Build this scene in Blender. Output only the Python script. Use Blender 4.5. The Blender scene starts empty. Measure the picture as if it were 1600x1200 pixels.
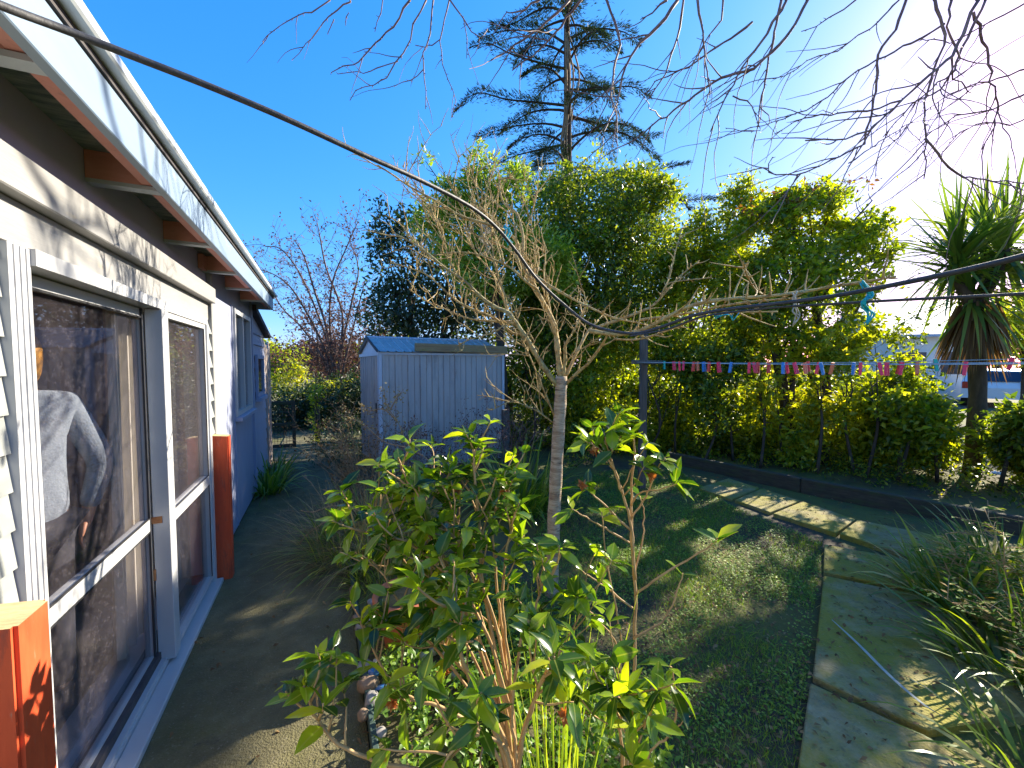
import bpy, bmesh, math, random
import numpy as np
from mathutils import Vector, Matrix
R = math.radians
rng = np.random.default_rng(7)
random.seed(7)
scene = bpy.context.scene
COL = scene.collection

# ------------------------------------------------------------------ camera
EYE = 1.62
FOC = 640.0                      # focal length in photo pixels (1600 wide)
PITCH = math.atan(30.0 / FOC)
cam_d = bpy.data.cameras.new('camera')
cam = bpy.data.objects.new('camera', cam_d)
COL.objects.link(cam)
cam.location = (0, 0, EYE)
cam.rotation_euler = (math.pi / 2 - PITCH, 0, 0)
cam_d.sensor_width = 36.0
cam_d.lens = 36.0 * FOC / 1600.0
cam_d.clip_start = 0.05
cam_d.clip_end = 600
scene.camera = cam
CP, SP = math.cos(PITCH), math.sin(PITCH)


def P(u, v, Y):
    """world point seen at photo pixel (u, v) at distance Y in front of the eye"""
    a = (u - 800) / FOC
    b = (600 - v) / FOC
    dy = CP + b * SP
    dz = -SP + b * CP
    return Vector((a / dy * Y, Y, EYE + dz / dy * Y))


def G(u, v, z=0.0):
    """ground point seen at pixel (u, v)"""
    a = (u - 800) / FOC
    b = (600 - v) / FOC
    dy = CP + b * SP
    dz = -SP + b * CP
    t = (z - EYE) / dz
    return Vector((a * t, dy * t, z))


SUN_AZ, SUN_EL = 53.0, 27.5

# ------------------------------------------------------------------ tagging
def tag(o, label=None, cat=None, group=None, kind=None):
    if label: o['label'] = label
    if cat: o['category'] = cat
    if group: o['group'] = group
    if kind: o['kind'] = kind
    return o


def empty(name, loc=(0, 0, 0), rz=0.0, label=None, cat=None, group=None):
    o = bpy.data.objects.new(name, None)
    COL.objects.link(o)
    o.location = loc
    o.rotation_euler = (0, 0, rz)
    o.empty_display_size = 0.1
    return tag(o, label, cat, group)


class MB:
    """collects polygons, then links them as ONE mesh object"""
    def __init__(self):
        self.v = []; self.f = []; self.m = []

    def poly(self, pts, m=0):
        n = len(self.v)
        self.v.extend([tuple(p) for p in pts])
        self.f.append(tuple(range(n, n + len(pts)))); self.m.append(m)

    def box(self, a, b, m=0, bev=0.0):
        x0, y0, z0 = a; x1, y1, z1 = b
        if x0 > x1: x0, x1 = x1, x0
        if y0 > y1: y0, y1 = y1, y0
        if z0 > z1: z0, z1 = z1, z0
        if bev > 0:
            bm = bmesh.new()
            bmesh.ops.create_cube(bm, size=1)
            for w in bm.verts:
                w.co = Vector(((x0 + x1) / 2 + w.co.x * (x1 - x0), (y0 + y1) / 2 + w.co.y * (y1 - y0), (z0 + z1) / 2 + w.co.z * (z1 - z0)))
            bmesh.ops.bevel(bm, geom=list(bm.edges), offset=bev, segments=1, affect='EDGES')
            self.addbm(bm, m); bm.free(); return
        n = len(self.v)
        self.v += [(x0, y0, z0), (x1, y0, z0), (x1, y1, z0), (x0, y1, z0), (x0, y0, z1), (x1, y0, z1), (x1, y1, z1), (x0, y1, z1)]
        for q in ((0, 3, 2, 1), (4, 5, 6, 7), (0, 1, 5, 4), (1, 2, 6, 5), (2, 3, 7, 6), (3, 0, 4, 7)):
            self.f.append(tuple(n + i for i in q)); self.m.append(m)

    def addbm(self, bm, m=0):
        n = len(self.v)
        bm.verts.index_update()
        self.v += [tuple(w.co) for w in bm.verts]
        for f in bm.faces:
            self.f.append(tuple(n + w.index for w in f.verts)); self.m.append(m)

    def tube(self, pts, rad, sides=6, m=0, cap=True):
        pts = [Vector(p) for p in pts]
        k = len(pts)
        if k < 2: return
        if not hasattr(rad, '__len__'): rad = [rad] * k
        n0 = len(self.v)
        prev = None
        cs = [(math.cos(2 * math.pi * j / sides), math.sin(2 * math.pi * j / sides)) for j in range(sides)]
        for i in range(k):
            if i == 0: t = pts[1] - pts[0]
            elif i == k - 1: t = pts[i] - pts[i - 1]
            else: t = pts[i + 1] - pts[i - 1]
            if t.length < 1e-9: t = Vector((0, 0, 1))
            t.normalize()
            if prev is None:
                ref = Vector((0, 0, 1)) if abs(t.z) < .9 else Vector((1, 0, 0))
                x = t.cross(ref).normalized()
            else:
                x = prev - t * prev.dot(t)
                if x.length < 1e-6: x = t.orthogonal()
                x.normalize()
            prev = x
            y = t.cross(x)
            for c, s in cs:
                q = pts[i] + x * (c * rad[i]) + y * (s * rad[i])
                self.v.append((q.x, q.y, q.z))
        for i in range(k - 1):
            for j in range(sides):
                a = n0 + i * sides + j; b = n0 + i * sides + (j + 1) % sides
                self.f.append((a, b, b + sides, a + sides)); self.m.append(m)
        if cap:
            self.f.append(tuple(n0 + j for j in reversed(range(sides)))); self.m.append(m)
            self.f.append(tuple(n0 + (k - 1) * sides + j for j in range(sides))); self.m.append(m)

    def lathe(self, prof, c=(0, 0, 0), sides=24, m=0):
        n0 = len(self.v)
        for r, z in prof:
            for j in range(sides):
                a = 2 * math.pi * j / sides
                self.v.append((c[0] + r * math.cos(a), c[1] + r * math.sin(a), c[2] + z))
        for i in range(len(prof) - 1):
            for j in range(sides):
                a = n0 + i * sides + j; b = n0 + i * sides + (j + 1) % sides
                self.f.append((a, b, b + sides, a + sides)); self.m.append(m)

    def build(self, name, mats, parent=None, smooth=False, rz=None, loc=None):
        me = bpy.data.meshes.new(name)
        me.from_pydata(self.v, [], self.f)
        if not isinstance(mats, (list, tuple)): mats = [mats]
        for mm in mats: me.materials.append(mm)
        if len(mats) > 1: me.polygons.foreach_set('material_index', self.m)
        if smooth: me.polygons.foreach_set('use_smooth', [True] * len(me.polygons))
        me.update()
        o = bpy.data.objects.new(name, me)
        COL.objects.link(o)
        if parent is not None: o.parent = parent
        if loc is not None: o.location = loc
        if rz is not None: o.rotation_euler = (0, 0, rz)
        return o


def box_obj(name, a, b, mat, parent=None, bev=0.0):
    m = MB(); m.box(a, b, 0, bev)
    return m.build(name, mat, parent)


# ------------------------------------------------------------------ leaves (numpy)
def unit(a):
    return a / np.maximum(np.linalg.norm(a, axis=-1, keepdims=True), 1e-9)


SHAPES = {
    # (t along, w across, fold) vertices and faces
    'fold': (np.array([(0, 0, 0), (.42, .5, .5), (1, 0, 0), (.42, -.5, .5), (.5, 0, 0)]),
             [(0, 4, 1), (4, 2, 1), (0, 3, 4), (4, 3, 2)]),
    'quad': (np.array([(0, 0, 0), (.45, .5, .3), (1, 0, 0), (.45, -.5, .3)]), [(0, 3, 2, 1)]),
    'big': (np.array([(0, 0, 0), (.1, 0, 0), (.33, 0, 0), (.62, 0, 0), (.86, 0, 0), (1, 0, 0),
                      (.1, .16, .16), (.33, .47, .47), (.62, .46, .46), (.86, .2, .2),
                      (.1, -.16, .16), (.33, -.47, .47), (.62, -.46, .46), (.86, -.2, .2)]),
            [(0, 1, 6), (1, 2, 7, 6), (2, 3, 8, 7), (3, 4, 9, 8), (4, 5, 9),
             (0, 10, 1), (1, 10, 11, 2), (2, 11, 12, 3), (3, 12, 13, 4), (4, 13, 5)]),
}


def leaf_mesh(name, pos, axis, nrm, L, W, mat, parent=None, shape='fold', fold=.25, bend=.15, rnd=None, smooth=True):
    pos = np.asarray(pos, float); N = len(pos)
    axis = unit(np.asarray(axis, float))
    nrm = np.asarray(nrm, float)
    side = unit(np.cross(axis, nrm)); nrm = unit(np.cross(side, axis))
    L = np.broadcast_to(np.asarray(L, float), (N,)); W = np.broadcast_to(np.asarray(W, float), (N,))
    bend = np.broadcast_to(np.asarray(bend, float), (N,)); fold = np.broadcast_to(np.asarray(fold, float), (N,))
    T, faces = SHAPES[shape]; K = len(T)
    t = T[:, 0][None, :, None]; w = T[:, 1][None, :, None]; fo = T[:, 2][None, :, None]
    v = (pos[:, None, :] + axis[:, None, :] * (t * L[:, None, None]) + side[:, None, :] * (w * W[:, None, None])
         + nrm[:, None, :] * (fo * W[:, None, None] * fold[:, None, None] - t * t * L[:, None, None] * bend[:, None, None]))
    v = v.reshape(-1, 3)
    idx = []; tot = []
    for f in faces:
        idx += list(f); tot.append(len(f))
    idx = np.array(idx); tot = np.array(tot)
    li = (idx[None, :] + (np.arange(N) * K)[:, None]).ravel()
    lt = np.tile(tot, N)
    if rnd is None: rnd = rng.random(N)
    o = np_mesh(name, v, li, lt, mat, parent, np.repeat(rnd, K), smooth)
    if shape == 'big':
        at = o.data.attributes.new('mid', 'FLOAT', 'POINT'); at.data.foreach_set('value', np.tile(np.abs(T[:, 1]) * 2, N).astype(np.float32))
    return o


def np_mesh(name, v, li, lt, mat, parent, rnd=None, smooth=True):
    me = bpy.data.meshes.new(name)
    me.vertices.add(len(v)); me.vertices.foreach_set('co', np.ascontiguousarray(v, dtype=np.float32).ravel())
    me.loops.add(len(li)); me.loops.foreach_set('vertex_index', li.astype(np.int32))
    ls = np.concatenate([[0], np.cumsum(lt)[:-1]]).astype(np.int32)
    me.polygons.add(len(lt)); me.polygons.foreach_set('loop_start', ls)
    try: me.polygons.foreach_set('loop_total', lt.astype(np.int32))
    except Exception: pass
    if smooth: me.polygons.foreach_set('use_smooth', np.ones(len(lt), bool))
    if rnd is not None:
        at = me.attributes.new('rnd', 'FLOAT', 'POINT')
        at.data.foreach_set('value', np.asarray(rnd, np.float32))
    me.materials.append(mat)
    me.update(calc_edges=True); me.validate()
    o = bpy.data.objects.new(name, me)
    COL.objects.link(o)
    if parent is not None: o.parent = parent
    return o


def straps(name, pos, d, L, W, mat, parent=None, seg=6, droop=.25, rnd=None, taper=.7, twist=0.0):
    """long curved leaves: pos, starting direction, length, width, droop per segment"""
    pos = np.asarray(pos, float).copy(); N = len(pos)
    d = unit(np.asarray(d, float)).copy()
    L = np.broadcast_to(np.asarray(L, float), (N,)); W = np.broadcast_to(np.asarray(W, float), (N,))
    droop = np.broadcast_to(np.asarray(droop, float), (N,))
    side = np.cross(d, np.array([0, 0, 1.0])) + rng.normal(0, .15 + twist, (N, 3))
    side = unit(side)
    V = np.zeros((N, (seg + 1) * 2, 3))
    for i in range(seg + 1):
        t = i / seg
        w = (1 - t ** 2.2) * taper + (1 - taper) * (1 - t)
        w = max(w, .02) * (1 if i else .75)
        s = unit(side - d * np.sum(side * d, axis=1, keepdims=True))
        V[:, 2 * i] = pos + s * (W * w * .5)[:, None]
        V[:, 2 * i + 1] = pos - s * (W * w * .5)[:, None]
        pos = pos + d * (L / seg)[:, None]
        d = d.copy(); d[:, 2] -= droop * (0.4 + t)
        d = unit(d)
    K = (seg + 1) * 2
    fa = []
    for i in range(seg): fa += [2 * i, 2 * i + 1, 2 * i + 3, 2 * i + 2]
    fa = np.array(fa)
    li = (fa[None, :] + (np.arange(N) * K)[:, None]).ravel()
    lt = np.full(N * seg, 4)
    if rnd is None: rnd = rng.random(N)
    return np_mesh(name, V.reshape(-1, 3), li, lt, mat, parent, np.repeat(rnd, K), True)


def crown(lobes, n_cl, per, spread, shell=.45, out=.5, up=.35, holes=0.0):
    """leaf positions, axes and normals for a crown made of ellipsoid lobes [(centre, (rx, ry, rz)), ...]"""
    C = np.array([list(c) for c, _ in lobes]); Rr = np.array([r for _, r in lobes])
    wgt = np.prod(Rr, axis=1) ** .6; wgt /= wgt.sum()
    k = rng.choice(len(lobes), n_cl, p=wgt)
    dv = unit(rng.normal(0, 1, (n_cl, 3)))
    rr = shell + (1 - shell) * rng.random(n_cl) ** .6
    # uneven outline
    rr *= 1 + .16 * np.sin(dv[:, 0] * 7 + k) * np.sin(dv[:, 2] * 6 + k * 2) + rng.normal(0, .05, n_cl)
    cc = C[k] + dv * Rr[k] * rr[:, None]
    if holes:
        q = cc * (5.2, 5.0, 5.6)
        kp = np.sin(q[:, 0] + 1.3 * np.sin(q[:, 2])) * np.sin(q[:, 1] + .7) + np.sin(q[:, 2] + .9 * np.sin(q[:, 0] * .7)) * .8 < 1.1 - holes
        cc, dv = cc[kp], dv[kp]; n_cl = len(cc)
    pos = np.repeat(cc, per, axis=0) + rng.normal(0, 1, (n_cl * per, 3)) * spread
    od = np.repeat(dv, per, axis=0)
    ax = unit(od * out + rng.normal(0, .6, pos.shape) + np.array([0, 0, -.12]))
    nr = unit(od * .45 + np.array([0, 0, up]) + rng.normal(0, .5, pos.shape))
    return pos, ax, nr, np.repeat(rng.random(n_cl), per)


# spots of the garden that the sun reaches between the leaves: (photo pixel on the ground or height z, radius)
HOLES = []
for u, v, z, r in ((950, 800, 0, .14), (1000, 760, 0, .14), (1010, 792, 0, .16), (1062, 822, 0, .15), (1100, 850, 0, .2), (1150, 872, 0, .24), (1118, 905, 0, .18), (1200, 842, 0, .14), (1080, 930, 0, .2), (1000, 862, 0, .14), (1150, 960, 0, .16), (1050, 985, 0, .14), (960, 872, 0, .15), (1212, 925, 0, .12), (915, 885, 0, .12),
                   (1100, 792, 0, .14), (1180, 800, 0, .1), (930, 760, 0, .1), (1045, 760, 0, .12), (1140, 1040, 0, .1), (1220, 1010, 0, .12), (1240, 880, 0, .1), (1130, 1120, 0, .12), (1030, 900, 0, .12), (1065, 780, 0, .1), (980, 820, 0, .1), (1230, 1090, 0, .1),
                   (1135, 772, .03, .2), (1180, 786, .03, .26), (1232, 795, .03, .28), (1280, 808, .03, .16), (1385, 824, .03, .16), (1120, 757, .03, .12), (1330, 818, .03, .1), (1440, 836, .03, .1),
                   (1350, 932, .03, .13), (1405, 920, .03, .18), (1390, 962, .03, .12), (1335, 965, .03, .08), (1362, 1012, .03, .1), (1405, 1040, .03, .14), (1330, 1095, .03, .12), (1425, 1130, .03, .16), (1300, 985, .03, .06), (1380, 1160, .03, .14), (1300, 1040, .03, .08), (1450, 1010, .03, .1), (1310, 925, .03, .07),
                   (600, 1080, .15, .34), (660, 1110, .15, .36), (730, 1150, .15, .36), (635, 985, .2, .26), (700, 1030, .2, .24), (760, 1080, .15, .22), (560, 1000, .1, .08), (840, 1150, .1, .25), (545, 860, .25, .14), (620, 840, .35, .14), (1600, 930, .4, .3), (1540, 960, .3, .22),
                   (1520, 850, .6, .3), (1570, 900, .5, .28), (1480, 870, .45, .22), (1590, 840, .6, .25), (1560, 1000, .35, .22), (1580, 1130, .3, .2), (700, 700, .4, .2),
                   (1240, 640, 1.0, .16), (1300, 660, .9, .2), (1190, 600, 1.3, .16), (1130, 640, .9, .16), (1060, 640, 1.0, .16), (1350, 640, 1.1, .16), (930, 620, 1.2, .2), (900, 590, 1.4, .16)):
    if z == 0: r *= 1.3
    a_ = (u - 800) / FOC; b_ = (600 - v) / FOC; dz_ = -SP + b_ * CP
    if v > 690:
        t_ = (z - EYE) / dz_; HOLES.append((a_ * t_, (CP + b_ * SP) * t_, z, r))
    else:
        q_ = P(u, v, 6.3 if u > 1100 else 6.9); HOLES.append((q_.x, q_.y, q_.z, r))
for k_ in range(75):
    q_ = G(random.uniform(860, 1280), random.uniform(760, 1120)) if k_ < 50 else G(random.uniform(1260, 1450), random.uniform(840, 1180))
    HOLES.append((q_.x, q_.y, 0, random.uniform(.06, .12)))
HOLES = np.array(HOLES)
HOLES[:, 3] *= np.where(HOLES[:, 2] == .03, 1.35, 1)
_sd = np.array([math.sin(R(SUN_AZ)) * math.cos(R(SUN_EL)), math.cos(R(SUN_AZ)) * math.cos(R(SUN_EL)), math.sin(R(SUN_EL))])


def sunny(pos, f=.64):
    """False for leaves standing in the way of the sun to one of those spots"""
    ok = np.ones(len(pos), bool)
    for x, y, z, r in HOLES:
        w_ = pos - np.array([x, y, z]); k_ = w_ @ _sd
        d2 = np.sum(w_ * w_, axis=1) - k_ * k_
        ok &= ~((k_ > .25) & (d2 < (f * r * (1 + .25 * np.sin(k_ * 9))) ** 2))
    return ok


def lobe(u, v, Y, ru, rv, rd=None):
    c = P(u, v, Y); k = Y / FOC
    return (c, (ru * k, (rd if rd is not None else ru * k * .8), rv * k))


def wander(p, d, L, n, jit, up=0.0):
    pts = [Vector(p)]; d = Vector(d).normalized()
    for i in range(n):
        d = (d + Vector((random.gauss(0, jit), random.gauss(0, jit), random.gauss(0, jit) + up))).normalized()
        pts.append(pts[-1] + d * (L / n))
    return pts


def resample(pts, step):
    pts = [Vector(p) for p in pts]
    out = [pts[0]]
    for a, b in zip(pts, pts[1:]):
        n = max(1, int((b - a).length / step))
        for i in range(1, n + 1): out.append(a.lerp(b, i / n))
    return out


def smooth_line(pts, sub=4):
    """Catmull-Rom"""
    pts = [Vector(p) for p in pts]
    if len(pts) < 3: return pts
    q = [pts[0] * 2 - pts[1]] + pts + [pts[-1] * 2 - pts[-2]]
    out = []
    for i in range(1, len(q) - 2):
        a, b, c, d = q[i - 1], q[i], q[i + 1], q[i + 2]
        for j in range(sub):
            t = j / sub
            out.append(.5 * ((2 * b) + (c - a) * t + (2 * a - 5 * b + 4 * c - d) * t * t + (3 * b - a - 3 * c + d) * t ** 3))
    out.append(pts[-1])
    return out


# ------------------------------------------------------------------ materials
def _mat(name):
    m = bpy.data.materials.new(name); m.use_nodes = True
    nt = m.node_tree; nt.nodes.clear()
    out = nt.nodes.new('ShaderNodeOutputMaterial')
    return m, nt, out


def ramp_node(nt, stops):
    r = nt.nodes.new('ShaderNodeValToRGB')
    while len(r.color_ramp.elements) > 1: r.color_ramp.elements.remove(r.color_ramp.elements[-1])
    r.color_ramp.elements[0].position = stops[0][0]; r.color_ramp.elements[0].color = (*stops[0][1], 1)
    for p, c in stops[1:]:
        e = r.color_ramp.elements.new(p); e.color = (*c, 1)
    return r


def pmat(name, stops, scale=8.0, rough=.7, bump=0.0, detail=8, metal=0.0, stretch=(1, 1, 1), spec=.5, second=None, bscale=None, rough2=None, distort=0.0, coat=0.0):
    """noise-coloured principled material. stops: [(pos, rgb)...]; second: (scale, stops(lo, hi), rgb) overlaid stains"""
    m, nt, out = _mat(name)
    N, Lk = nt.nodes, nt.links
    bs = N.new('ShaderNodeBsdfPrincipled')
    tc = N.new('ShaderNodeTexCoord'); mp = N.new('ShaderNodeMapping')
    mp.inputs['Scale'].default_value = stretch
    Lk.new(tc.outputs['Object'], mp.inputs['Vector'])
    no = N.new('ShaderNodeTexNoise'); no.inputs['Scale'].default_value = scale; no.inputs['Detail'].default_value = detail
    no.inputs['Roughness'].default_value = .65; no.inputs['Distortion'].default_value = distort
    Lk.new(mp.outputs['Vector'], no.inputs['Vector'])
    rp = ramp_node(nt, stops)
    Lk.new(no.outputs['Fac'], rp.inputs['Fac'])
    colout = rp.outputs['Color']
    for sec in (second or []):
        sc, lo, hi, rgb, amt = sec[:5]
        n2 = N.new('ShaderNodeTexNoise'); n2.inputs['Scale'].default_value = sc; n2.inputs['Detail'].default_value = 6; n2.inputs['Roughness'].default_value = .7
        Lk.new(mp.outputs['Vector'], n2.inputs['Vector'])
        mr = N.new('ShaderNodeMapRange'); mr.inputs['From Min'].default_value = lo; mr.inputs['From Max'].default_value = hi
        mr.inputs['To Max'].default_value = amt
        Lk.new(n2.outputs['Fac'], mr.inputs['Value'])
        mx = N.new('ShaderNodeMixRGB'); mx.inputs['Color2'].default_value = (*rgb, 1)
        Lk.new(mr.outputs['Result'], mx.inputs['Fac']); Lk.new(colout, mx.inputs['Color1'])
        colout = mx.outputs['Color']
    Lk.new(colout, bs.inputs['Base Color'])
    bs.inputs['Roughness'].default_value = rough; bs.inputs['Metallic'].default_value = metal
    bs.inputs['Specular IOR Level'].default_value = spec
    if coat: bs.inputs['Coat Weight'].default_value = coat; bs.inputs['Coat Roughness'].default_value = .15
    if rough2 is not None:
        mr = N.new('ShaderNodeMapRange'); mr.inputs['To Min'].default_value = rough; mr.inputs['To Max'].default_value = rough2
        Lk.new(no.outputs['Fac'], mr.inputs['Value']); Lk.new(mr.outputs['Result'], bs.inputs['Roughness'])
    if bump:
        b = N.new('ShaderNodeBump'); b.inputs['Strength'].default_value = bump; b.inputs['Distance'].default_value = .01
        src = no
        if bscale:
            src = N.new('ShaderNodeTexNoise'); src.inputs['Scale'].default_value = bscale; src.inputs['Detail'].default_value = 6
            Lk.new(mp.outputs['Vector'], src.inputs['Vector'])
        Lk.new(src.outputs['Fac'], b.inputs['Height']); Lk.new(b.outputs['Normal'], bs.inputs['Normal'])
    Lk.new(bs.outputs['BSDF'], out.inputs['Surface'])
    return m


def leafmat(name, stops, trans=.4, tcol=(1.6, 1.5, .5), rough=.4, spec=.5, mottle=0.15, vein=False):
    """leaf: colour by the leaf's own random value, light comes through it"""
    m, nt, out = _mat(name)
    N, Lk = nt.nodes, nt.links
    at = N.new('ShaderNodeAttribute'); at.attribute_name = 'rnd'
    rp = ramp_node(nt, stops)
    Lk.new(at.outputs['Fac'], rp.inputs['Fac'])
    bs = N.new('ShaderNodeBsdfPrincipled'); bs.inputs['Roughness'].default_value = rough; bs.inputs['Specular IOR Level'].default_value = spec
    tc = N.new('ShaderNodeTexCoord')
    no = N.new('ShaderNodeTexNoise'); no.inputs['Scale'].default_value = 30; no.inputs['Detail'].default_value = 3
    Lk.new(tc.outputs['Object'], no.inputs['Vector'])
    mr = N.new('ShaderNodeMapRange'); mr.inputs['To Min'].default_value = 1 - mottle; mr.inputs['To Max'].default_value = 1 + mottle
    Lk.new(no.outputs['Fac'], mr.inputs['Value'])
    mx = N.new('ShaderNodeMixRGB'); mx.blend_type = 'MULTIPLY'; mx.inputs['Fac'].default_value = 1
    Lk.new(rp.outputs['Color'], mx.inputs['Color1']); Lk.new(mr.outputs['Result'], mx.inputs['Color2'])
    if vein:
        a2 = N.new('ShaderNodeAttribute'); a2.attribute_name = 'mid'
        m4 = N.new('ShaderNodeMapRange'); m4.inputs['From Min'].default_value = .03; m4.inputs['From Max'].default_value = .13; m4.inputs['To Min'].default_value = .55; m4.inputs['To Max'].default_value = 0
        Lk.new(a2.outputs['Fac'], m4.inputs['Value'])
        mv = N.new('ShaderNodeMixRGB'); mv.inputs['Color2'].default_value = (.34, .38, .10, 1)
        Lk.new(m4.outputs['Result'], mv.inputs['Fac']); Lk.new(mx.outputs['Color'], mv.inputs['Color1'])
        mx = mv
    Lk.new(mx.outputs['Color'], bs.inputs['Base Color'])
    tr = N.new('ShaderNodeBsdfTranslucent')
    m2 = N.new('ShaderNodeMixRGB'); m2.blend_type = 'MULTIPLY'; m2.inputs['Fac'].default_value = 1; m2.inputs['Color2'].default_value = (*tcol, 1)
    Lk.new(mx.outputs['Color'], m2.inputs['Color1']); Lk.new(m2.outputs['Color'], tr.inputs['Color'])
    ms = N.new('ShaderNodeMixShader'); ms.inputs['Fac'].default_value = trans
    Lk.new(bs.outputs['BSDF'], ms.inputs[1]); Lk.new(tr.outputs['BSDF'], ms.inputs[2])
    Lk.new(ms.outputs['Shader'], out.inputs['Surface'])
    return m


def glassmat(name, tint=(.82, .84, .86), boost=1.6):
    m, nt, out = _mat(name)
    N, Lk = nt.nodes, nt.links
    lw = N.new('ShaderNodeLayerWeight'); lw.inputs['Blend'].default_value = .5
    pw = N.new('ShaderNodeMath'); pw.operation = 'POWER'; pw.inputs[1].default_value = 5
    Lk.new(lw.outputs['Facing'], pw.inputs[0])
    ma = N.new('ShaderNodeMath'); ma.operation = 'MULTIPLY_ADD'; ma.inputs[1].default_value = .96 * boost; ma.inputs[2].default_value = .04 * boost; ma.use_clamp = True
    Lk.new(pw.outputs[0], ma.inputs[0])
    tr = N.new('ShaderNodeBsdfTransparent'); tr.inputs['Color'].default_value = (*tint, 1)
    gl = N.new('ShaderNodeBsdfGlossy'); gl.inputs['Roughness'].default_value = .015
    tc = N.new('ShaderNodeTexCoord'); no = N.new('ShaderNodeTexNoise'); no.inputs['Scale'].default_value = 1.6
    bp = N.new('ShaderNodeBump'); bp.inputs['Strength'].default_value = .03; bp.inputs['Distance'].default_value = .05
    Lk.new(tc.outputs['Object'], no.inputs['Vector']); Lk.new(no.outputs['Fac'], bp.inputs['Height']); Lk.new(bp.outputs['Normal'], gl.inputs['Normal'])
    ms = N.new('ShaderNodeMixShader')
    Lk.new(ma.outputs[0], ms.inputs['Fac']); Lk.new(tr.outputs['BSDF'], ms.inputs[1]); Lk.new(gl.outputs['BSDF'], ms.inputs[2])
    # dust specks, plus an even mauve film that paints haze over the pane
    du = N.new('ShaderNodeBsdfDiffuse'); du.inputs['Color'].default_value = (.52, .45, .50, 1)
    n2 = N.new('ShaderNodeTexNoise'); n2.inputs['Scale'].default_value = 45; n2.inputs['Detail'].default_value = 4; n2.inputs['Roughness'].default_value = .8
    Lk.new(tc.outputs['Object'], n2.inputs['Vector'])
    mr = N.new('ShaderNodeMapRange'); mr.inputs['From Min'].default_value = .55; mr.inputs['From Max'].default_value = .85; mr.inputs['To Min'].default_value = .022; mr.inputs['To Max'].default_value = .16
    Lk.new(n2.outputs['Fac'], mr.inputs['Value'])
    m3 = N.new('ShaderNodeMixShader')
    Lk.new(mr.outputs['Result'], m3.inputs['Fac']); Lk.new(ms.outputs['Shader'], m3.inputs[1]); Lk.new(du.outputs['BSDF'], m3.inputs[2])
    Lk.new(m3.outputs['Shader'], out.inputs['Surface'])
    return m
# ------------------------------------------------------------------ light
sun_d = bpy.data.lights.new('sun', 'SUN'); sun_d.energy = 3.7; sun_d.angle = R(.55); sun_d.color = (1, .91, .74)
sun = bpy.data.objects.new('sun', sun_d); COL.objects.link(sun)
sdir = Vector((math.sin(R(SUN_AZ)) * math.cos(R(SUN_EL)), math.cos(R(SUN_AZ)) * math.cos(R(SUN_EL)), math.sin(R(SUN_EL))))
sun.rotation_euler = sdir.to_track_quat('Z', 'Y').to_euler()
sun.location = (20, 20, 20)
w = bpy.data.worlds.new('World'); scene.world = w; w.use_nodes = True
nt = w.node_tree; nt.nodes.clear()
wo = nt.nodes.new('ShaderNodeOutputWorld'); bg = nt.nodes.new('ShaderNodeBackground')
sky = nt.nodes.new('ShaderNodeTexSky'); sky.sky_type = 'NISHITA'; sky.sun_disc = False
sky.sun_elevation = R(SUN_EL); sky.sun_rotation = R(SUN_AZ)
sky.air_density = 1.0; sky.dust_density = .42; sky.ozone_density = 3.5; sky.altitude = 50
sep = nt.nodes.new('ShaderNodeSeparateColor'); com = nt.nodes.new('ShaderNodeCombineColor')
nt.links.new(sky.outputs['Color'], sep.inputs['Color'])
for ch, (k_, p_) in enumerate(((.125, 1.5), (.46, .74), (1.24, .42))):     # a deeper winter blue than the plain sky model
    a_ = nt.nodes.new('ShaderNodeMath'); a_.operation = 'POWER'; a_.inputs[1].default_value = p_
    b_ = nt.nodes.new('ShaderNodeMath'); b_.operation = 'MULTIPLY'; b_.inputs[1].default_value = k_
    nt.links.new(sep.outputs[ch], a_.inputs[0]); nt.links.new(a_.outputs[0], b_.inputs[0]); nt.links.new(b_.outputs[0], com.inputs[ch])
nt.links.new(com.outputs['Color'], bg.inputs['Color'])
bg.inputs['Strength'].default_value = .15
nt.links.new(bg.outputs['Background'], wo.inputs['Surface'])
scene.view_settings.view_transform = 'Standard'; scene.view_settings.look = 'None'
scene.view_settings.exposure = 2.06; scene.view_settings.gamma = 1
scene.render.engine = 'CYCLES'
cy = scene.cycles
cy.use_denoising = True; cy.use_adaptive_sampling = True; cy.adaptive_threshold = .01
cy.max_bounces = 7; cy.diffuse_bounces = 3; cy.glossy_bounces = 3; cy.transmission_bounces = 4; cy.transparent_max_bounces = 10
cy.sample_clamp_indirect = 6; cy.caustics_reflective = False; cy.caustics_refractive = False

# ------------------------------------------------------------------ materials
M = {}
M['soil'] = pmat('soil', [(.3, (.03, .021, .013)), (.5, (.07, .05, .03)), (.68, (.06, .07, .022)), (.8, (.13, .095, .055))], 6, .95, .9, 10, bscale=60,
                 second=[(.9, .40, .62, (.13, .13, .02), .9), (45, .6, .75, (.11, .07, .04), .7)])
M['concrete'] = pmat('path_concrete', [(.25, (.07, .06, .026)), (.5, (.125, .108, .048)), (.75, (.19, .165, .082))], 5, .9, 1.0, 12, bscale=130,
                     second=[(1.6, .5, .68, (.10, .095, .022), .85), (16, .62, .75, (.22, .16, .09), .6), (90, .58, .68, (.30, .27, .2), .6), (3.3, .6, .66, (.05, .045, .03), .6)])
M['slab'] = pmat('slab_concrete', [(.25, (.15, .12, .05)), (.5, (.28, .23, .11)), (.75, (.4, .34, .18))], 7, .95, .9, 12, bscale=70, second=[(1.8, .40, .58, (.25, .22, .02), .92), (26, .55, .7, (.07, .06, .03), .6), (70, .62, .7, (.4, .36, .26), .5)])
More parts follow.
